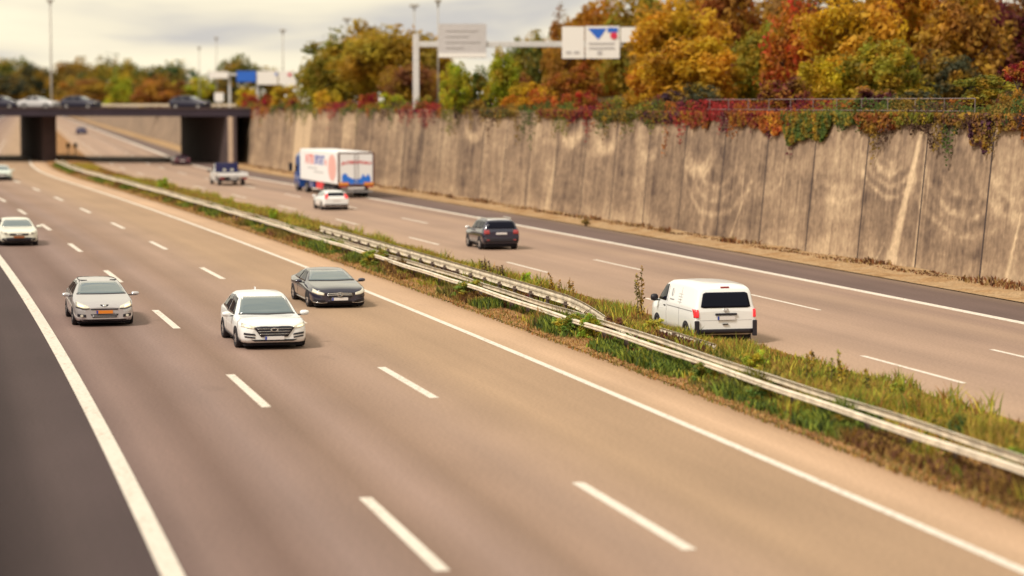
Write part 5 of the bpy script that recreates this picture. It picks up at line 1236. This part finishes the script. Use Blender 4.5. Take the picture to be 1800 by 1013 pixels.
# leafy ground cover under and before the double rail
def samp_near(r, n):
    s = dens_s(r, n, 34, 250); o = 1.95 + 1.35 * r.beta(1.5, 1.6, n); k = vnoise(s * .33, o * .3, 15) + .25 * (vnoise(s * 1.3, o * 1.5, 16) - .5) > r.uniform(.34, .60, n); s = s[k]; o = o[k]
    return np.resize(s, n) + r.normal(0, .03, n), np.resize(o, n) + r.normal(0, .03, n)
def c_near(r, s, o, n):
    m = vnoise(s * .3, o * .8, 19)[:, None]
    a = mixcols(r, n, [(.09, .14, .028), (.17, .23, .04), (.26, .30, .045), (.07, .10, .035)], [3, 3, 3, 2]); b = mixcols(r, n, [(.15, .07, .04), (.24, .14, .045), (.36, .22, .06)], [3, 3, 2])
    k = np.clip((m - .52) * 7, 0, 1); return a * (1 - k) + b * k
scatter('low_weeds', 48000, samp_near, lambda r, s, o, n: (.06 + .40 * vnoise(s * .6, o * .7, 25) ** 1.4) * r.uniform(.35, 1.3, n), lambda r, n: r.uniform(.014, .042, n), c_near, 'stuff')
def samp_dry(r, n): s = dens_s(r, n, 34, 250); return s, 1.58 + 1.0 * r.beta(1.3, 1.6, n)
scatter('dry_litter', 20000, samp_dry, lambda r, s, o, n: r.uniform(.01, .10, n) ** 1.0 * (.4 + .9 * vnoise(s * .8, o * 2, 55)), lambda r, n: r.uniform(.006, .022, n), lambda r, s, o, n: mixcols(r, n, [(.42, .25, .08), (.34, .15, .05), (.24, .17, .06), (.44, .32, .12), (.18, .17, .04)], [3, 2, 2, 2, 3]), 'stuff')
def samp_mid(r, n): s = dens_s(r, n, 56, 130); return s, 2.6 + 1.6 * r.random(n)
scatter('undergrowth', 16000, samp_mid, lambda r, s, o, n: (.06 + .24 * vnoise(s * .5, o, 35)) * r.uniform(.4, 1.2, n), lambda r, n: r.uniform(.02, .05, n), lambda r, s, o, n: np.where((vnoise(s * .4, o * .6, 39) > .5)[:, None], mixcols(r, n, [(.10, .025, .03), (.16, .06, .03), (.08, .05, .03)], [3, 3, 2]), mixcols(r, n, [(.09, .13, .025), (.20, .17, .04), (.26, .19, .06)], [3, 3, 2])), 'stuff')
def samp_tall(r, n):
    m = n * 8; s = dens_s(r, m, 36, 200); o = 2.15 + 4.1 * r.random(m)
    k = vnoise(s * .8, o * 1.1, 65) ** 3 * (.5 + vnoise(s * .12, o * 0, 66)) > r.uniform(.05, .55, m); return np.resize(s[k], n), np.resize(o[k], n)
scatter('tall_weeds', 34000, samp_tall, lambda r, s, o, n: (.16 + .40 * vnoise(s * 1.1, o * 1.1, 67) ** 2) * np.where(o < 3.2, .9, 1.0) * r.uniform(.4, 1.25, n), lambda r, n: r.uniform(.007, .022, n), lambda r, s, o, n: mixcols(r, n, [(.32, .35, .045), (.22, .26, .04), (.48, .40, .06), (.34, .17, .05), (.15, .20, .035)], [3, 3, 4, 3, 2]), 'stuff')
# wall-foot weeds
def samp_v(r, n): s = dens_s(r, n, 66, 250); k = vnoise(s * .5, s * 0, 45); return s, 20.6 + 1.0 * r.random(n) * np.clip(k * 1.6, .2, 1)
def scatter_verge():
    global median_z
    keep = median_z; median_z = lambda s, o: 0.05 + 0.05 * np.clip(o - 19.2, 0, 2)
    scatter('verge_weeds', 5000, samp_v, lambda r, s, o, n: np.where(vnoise(s * .6, s * 0 + 2, 47) > .68, 1, .25) * r.uniform(.05, .22, n), lambda r, n: r.uniform(.015, .05, n), lambda r, s, o, n: mixcols(r, n, [(.22, .09, .04), (.10, .05, .03), (.30, .20, .08)], [3, 2, 2]), 'stuff')
    median_z = keep
scatter_verge()
# single plants standing out of the median
STALK = {}
def weed(u, v, hpx, col, label, kind='stalk', wpx=None, n=None, cat='plant', name='weed', group=None):
    g = at_ground(u, v, 0.12)
    sq = np.arange(30, 240, .25); qx, qy = Ra(sq, 0 * sq); kk = int(np.argmin((qx - g[0]) ** 2 + (qy - g[1]) ** 2)); hq = heading(sq[kk]); oq = (g[0] - qx[kk]) * math.cos(hq) - (g[1] - qy[kk]) * math.sin(hq)
    if oq < 2.3: g = np.array([*R(sq[kk] + 0.8, 2.45, .1)])
    Y = g[1]; h = hpx / FPX * Y; i = tcount[0]; tcount[0] += 1
    root = empty(name, g, i * 1.7); tag(root, label, cat, group)
    if kind == 'bush':
        rw = wpx / 2 / FPX * Y
        cr = bpy.data.objects.new('foliage', BUSHES[i % 4]); COL.objects.link(cr); cr.parent = root; cr.location = (0, 0, h * .36); cr.scale = (rw, rw * .8, h * .6); cr.color = (*[min(1, q * 1.7) for q in col], 1)
        b = MB()
        for k in range(4): b.tube((0, 0, -.1), (rw * .5 * math.cos(k * 1.7), rw * .5 * math.sin(k * 1.7), h * .6), .012, .006, 5)
        b.build('stem', M['bark'], root); return
    r = np.random.default_rng(i + 50); ns = n or 3; P = []; NN = []; b = MB()
    for k in range(ns):
        bx, by = r.normal(0, .10, 2) * (ns > 1) * (wpx or 14) / 14; hh = h * (1 if k == 0 else r.uniform(.5, .9)); lx, ly = r.normal(0, .08, 2)
        b.tube((bx, by, -.05), (bx + lx * hh, by + ly * hh, hh), .012, .005, 5)
        m = int(34 * hh / .5)
        for _ in range(max(14, m)):
            t = r.uniform(.12, 1.02); a = r.uniform(0, 6.28); rr = r.uniform(.02, .10) * (1.15 - t * .75)
            P.append((bx + lx * hh * t + rr * math.cos(a), by + ly * hh * t + rr * math.sin(a), hh * t))
    b.build('stem', M['bark'], root)
    P = np.array(P); m = len(P); nr = r.normal(size=(m, 3)); nr /= np.linalg.norm(nr, axis=1)[:, None]; tt = np.cross(nr, r.normal(size=(m, 3))); tt /= np.linalg.norm(tt, axis=1)[:, None]; bt = np.cross(nr, tt)
    ls = r.uniform(.025, .055, m)[:, None]
    me = raw_mesh('foliage', np.stack([P - tt * ls, P - bt * ls * .6, P + tt * ls, P + bt * ls * .6], 1).reshape(-1, 3), np.arange(4 * m).reshape(m, 4))
    at_ = me.attributes.new('lv', 'FLOAT', 'FACE'); at_.data.foreach_set('value', r.random(m).astype(np.float32)); me.materials.append(M['leaf'])
    o = link('foliage', me, None, root); o.color = (*[min(1, q * 1.6) for q in col], 1)
LG, DG, DR = (.20, .28, .03), (.06, .11, .03), (.09, .035, .03)
for a in ((285, 336, 30, LG, 'round bright green bush in the far median', 'bush', 42), (480, 393, 34, LG, 'yellow-green bush in the median, below the white estate car', 'bush', 26), (925, 506, 34, LG, 'leafy green plant in the median in front of the dashed line', 'bush', 34),
          (1035, 592, 54, (.16, .26, .03), 'bright green clump wrapped round the rails', 'bush', 66), (1680, 778, 66, DG, 'tall dark green plant at the right of the median', 'bush', 46), (1075, 588, 40, DR, 'dark red clump beside the sunken guardrail', 'bush', 60),
          (1150, 590, 36, (.24, .24, .04), 'yellowish bush at the van\'s front wheel', 'bush', 60), (1575, 706, 44, (.17, .2, .03), 'green bush behind the double rail, right of the van', 'bush', 60), (960, 592, 46, (.12, .18, .03), 'green clump in front of the double rail, middle of the median', 'bush', 90), (1220, 677, 40, (.09, .14, .03), 'dark green clump in front of the double rail, below the van', 'bush', 90), (780, 527, 36, (.11, .15, .03), 'green clump in front of the double rail, right of the saloon', 'bush', 80), (620, 470, 36, (.14, .18, .03), 'low green clump in front of the double rail, behind the saloon', 'bush', 90),
          (1310, 712, 44, (.08, .13, .03), 'dark green clump under the double rail near the right', 'bush', 80), (1450, 764, 34, (.12, .12, .03), 'olive clump under the double rail at lower right', 'bush', 70), (1330, 660, 52, (.22, .26, .03), 'yellow-green tuft just below the van\'s rear', 'bush', 90), (1780, 820, 46, (.15, .22, .03), 'green tuft at the right edge of the median', 'bush', 70)):
    weed(*a)
for a in ((870, 492, 36, (.06, .03, .03), 'dark upright weed in front of the slate off-roader', 'stalk', 26, 8), (1125, 560, 92, (.16, .14, .05), 'tallest thin stalk, in front of the van\'s nose', 'stalk', 10, 3), (1425, 682, 66, (.15, .16, .03), 'tall green stalk right of the van', 'stalk', 12, 2), (1480, 695, 80, (.20, .20, .04), 'tallest stalk of the pair right of the van', 'stalk', 14, 3),
          (1003, 528, 40, (.24, .15, .05), 'thin dry stalk left of the tallest one', 'stalk', 10, 2), (975, 520, 40, (.16, .08, .03), 'brown branching weed right of the leafy green plant', 'stalk', 24, 6), (1455, 690, 60, (.18, .2, .03), 'bushy green stalk between the two tall ones', 'stalk', 16, 4), (1650, 765, 44, (.13, .18, .03), 'small green stalk left of the tall dark green plant', 'stalk', 14, 3), (1772, 815, 70, (.15, .16, .04), 'thin stalk near the right edge', 'stalk', 8, 2), (1515, 700, 50, (.18, .18, .04), 'short stalk right of the tall pair', 'stalk', 12, 3), (1600, 735, 44, (.17, .18, .03), 'leaning stalk before the lane dash', 'stalk', 12, 3)):
    weed(*a)
weed(1030, 394, 12, (.12, .09, .03), 'lone brown weed on the verge at the wall foot, right of the slate off-roader', 'bush', 24)

# ------------------------------------------------------------------ gantries, masts and signs
def at3(u, v, Y): return Vector(at_depth(u, v, Y))
def sign_panel(root, u0, u1, v0, v1, Y, mat, name='sign_panel', t=.12):
    a, b_ = at3(u0, v0, Y), at3(u1, v1, Y); c = (a + b_) / 2
    b = MB(); b.box((c.x, c.y, c.z), (abs(b_.x - a.x), t, abs(a.z - b_.z))); return child_at_world(b.build(name, mat), root)
GY = 175
gt = empty('sign_gantry', (at3(731, 180, GY).x, GY, WT)); tag(gt, 'grey gantry post and beam carrying a grey sign back and a white sign', 'gantry')
b = MB(); p = at3(731, 60, GY); b.box((p.x, GY + .25, (p.z + 5.2) / 2), (.46, .4, p.z - 5.2)); child_at_world(b.build('gantry_post', M['steel'], bevel=.03), gt)
p0, p1 = at3(735, 78, GY), at3(1095, 74, GY)
b = MB(); b.box(((p0.x + p1.x) / 2, GY + .25, p0.z), (p1.x - p0.x, .36, .42)); child_at_world(b.build('gantry_beam', M['steel'], bevel=.03), gt)
sp = sign_panel(gt, 771, 855, 42, 102, GY, M['signback'])
for k, (a0, a1, c0, c1) in enumerate(((771, 855, 94, 101),)):
    sign_panel(gt, a0, a1, c0, c1, GY - .08, M['signwhite'], 'sign_edge', .05)
for k in range(4):
    sign_panel(gt, 783, 783 + (56, 40, 60, 30)[k], 52 + 10 * k, 55 + 10 * k, GY - .08, M['signgrey'], 'sign_lettering', .03)
for a in ((988, 1027, 47, 103), (1029, 1089, 46, 103), (1091, 1121, 48, 75)): sign_panel(gt, *a, GY, M['signwhite'])
b = MB(); tri = [at3(1033, 50, GY - .075), at3(1066, 50, GY - .075), at3(1060, 60, GY - .075), at3(1052, 70, GY - .075), at3(1044, 62, GY - .075)]
b.add(tri, [tuple(range(5))[::-1]]); sign_panel(gt, 1068, 1086, 49, 57, GY - .08, M['signblue'], 'sign_symbol', .03); child_at_world(b.build('sign_symbol', M['signblue']), gt)
b = MB(); c = at3(1079, 63, GY - .09); b.tube((c.x, c.y, c.z), (c.x, c.y - .02, c.z), .26, .26, 14); child_at_world(b.build('sign_symbol', M['signred']), gt)
for k in range(2): sign_panel(gt, 1035, 1080, 75 + 8 * k, 78 + 8 * k, GY - .08, M['signgrey'], 'sign_lettering', .03)
sign_panel(gt, 1050, 1058, 89, 96, GY - .08, M['signgrey'], 'sign_lettering', .03)
for k in range(2): sign_panel(gt, 995 + 14 * k, 1004 + 14 * k, 90, 94, GY - .08, M['signgrey'], 'sign_lettering', .03)
# far sign bridge
g4 = empty('far_sign_gantry', (at3(470, 170, 300).x, 300, 5)); tag(g4, 'far gantry with a bright blue sign and wide white signs, above the bridge end', 'gantry')
for a, m in (((416, 450, 125, 144), 'signblue'), ((452, 488, 125, 149), 'signwhite'), ((490, 520, 125, 149), 'signwhite'), ((368, 401, 126, 138), 'signwhite')): sign_panel(g4, *a, 300, M[m])
sign_panel(g4, 506, 512, 129, 134, 299.9, M['signred'], 'sign_symbol', .05); sign_panel(g4, 484, 487, 128, 133, 299.9, M['signblue'], 'sign_symbol', .05)
b = MB(); pa, pb = at3(366, 131, 300.3), at3(522, 131, 300.3); b.box(((pa.x + pb.x) / 2, 300.35, pa.z), (pb.x - pa.x, .3, .3)); child_at_world(b.build('gantry_beam', M['steel']), g4)
for u in (403, 452, 521):
    b = MB(); q = at3(u, 128, 300.4); b.box((q.x, 300.6, (q.z + 4.6) / 2), (.3, .3, q.z - 4.6)); child_at_world(b.build('gantry_post', M['steel']), g4)
sg = empty('small_sign', at3(385, 182, 292)); tag(sg, 'small white square sign on a post at the right end of the bridge', 'sign')
sign_panel(sg, 377, 393, 163, 179, 292, M['signwhite'])
b = MB(); q = at3(385, 165, 292.2); b.tube((q.x, 292.2, 4.5), (q.x, 292.2, q.z), .08); child_at_world(b.build('post', M['steel']), sg)
def mast(u, vtop, Y, label, r=.16, head=1.0, two=True, zb=5.0):
    t = at3(u, vtop, Y); root = empty('street_lamp', (t.x, Y, zb)); tag(root, label, 'street lamp')
    b = MB(); r *= .75; head *= .6; b.tube((0, 0, -.3), (0, 0, t.z - zb), r, r * .6, 10); b.build('pole', M['lampgrey'], root, smooth=True)
    b = MB(); b.box((0, 0, t.z - zb + .1), (head * 1.6, .5, .28)); b.tube((0, 0, t.z - zb - .4), (0, 0, t.z - zb + .1), r * 1.4, r * 1.4, 8); b.build('lamp_head', M['lampgrey'], root, bevel=.08)
mast(88, 2, 300, 'tallest lamp mast, at the left behind the silver car on the bridge', .22, .9, zb=0.0)
mast(497, 55, 310, 'lamp post above the far white signs, left of the bronze trees', .14, .8)
mast(610, 36, 260, 'lamp post in front of the round olive-bronze tree', .12, .9)
mast(770, 4, 190, 'lamp post whose head clears the grey sign', .10, .5)
mast(728, 12, 250, 'lamp post whose head shows above the big bronze tree', .12, 1.0)
mast(380, 68, 420, 'thin far mast between the bridge and the lamp posts', .16, .7)
mast(350, 85, 420, 'faint shorter mast left of the thin far one', .14, .7)
for u, lab in ((120, 'left one of two small dark road marker posts beyond the pier'), (133, 'right one of two small dark road marker posts beyond the pier')):
    q = at_ground(u, 276); root = empty('marker_post', q); tag(root, lab, 'marker post')
    b = MB(); b.tube((0, 0, 0), (0, 0, 1.1), .06); b.build('post', M['steel'], root); b = MB(); b.box((0, 0, 1.35), (.42, .08, .55)); b.build('marker_plate', M['black'], root)

# ------------------------------------------------------------------ camera, light, sky
cam = bpy.data.cameras.new('Camera'); co = bpy.data.objects.new('Camera', cam); COL.objects.link(co); S.camera = co
cam.sensor_width = 36; cam.lens = FPX / 1800 * 36; cam.clip_start = .5; cam.clip_end = 9000
co.location = (0, 0, CH); co.rotation_euler = (PI / 2 - PITCH, 0, 0)
cam.dof.use_dof = True; cam.dof.focus_distance = 68; cam.dof.aperture_fstop = .47; cam.dof.aperture_blades = 0
SUN_EL, SUN_AZ = math.radians(48), math.radians(-132)   # azimuth from +Y, clockwise: from the left, a little behind the camera
sun = bpy.data.lights.new('sun', 'SUN'); so = bpy.data.objects.new('sun', sun); COL.objects.link(so)
sun.energy = 2.9; sun.angle = math.radians(10); sun.color = (1.0, .91, .78)
d = Vector((math.sin(SUN_AZ) * math.cos(SUN_EL), math.cos(SUN_AZ) * math.cos(SUN_EL), math.sin(SUN_EL)))
so.rotation_euler = d.to_track_quat('Z', 'Y').to_euler(); so.location = d * 100
W = bpy.data.worlds.new('World'); S.world = W; W.use_nodes = True; nt = W.node_tree; L = nt.links.new
bg = nt.nodes['Background']; bg.inputs['Strength'].default_value = .1
sky = N(nt, 'ShaderNodeTexSky', sky_type='NISHITA'); sky.sun_disc = False; sky.sun_elevation = SUN_EL; sky.sun_rotation = SUN_AZ; sky.dust_density = 3
tc = N(nt, 'ShaderNodeTexCoord'); mp = N(nt, 'ShaderNodeMapping'); mp.inputs['Scale'].default_value = (2.2, 2.2, 16); mp.inputs['Location'].default_value = (.6, .2, .35); L(tc.outputs['Generated'], mp.inputs['Vector'])
no = N(nt, 'ShaderNodeTexNoise'); no.inputs['Scale'].default_value = 2.4; no.inputs['Detail'].default_value = 5; no.inputs['Roughness'].default_value = .5; no.inputs['Distortion'].default_value = .4; L(mp.outputs['Vector'], no.inputs['Vector'])
cr = N(nt, 'ShaderNodeValToRGB'); e = cr.color_ramp.elements
e[0].position = .34; e[0].color = (5.3, 5.05, 4.75, 1); e[1].position = .56; e[1].color = (9.0, 8.15, 6.1, 1)
e2 = e.new(.45); e2.color = (8.0, 7.25, 5.6, 1)
L(no.outputs['Fac'], cr.inputs['Fac'])
mx = N(nt, 'ShaderNodeMix', data_type='RGBA'); mx.inputs['Factor'].default_value = .92
L(sky.outputs['Color'], mx.inputs[6]); L(cr.outputs['Color'], mx.inputs[7]); L(mx.outputs[2], bg.inputs['Color'])
S.view_settings.view_transform = 'Standard'; S.view_settings.look = 'None'; S.view_settings.exposure = 0.35; S.view_settings.gamma = 1.0
S.cycles.max_bounces = 6; S.cycles.diffuse_bounces = 3; S.cycles.transparent_max_bounces = 4
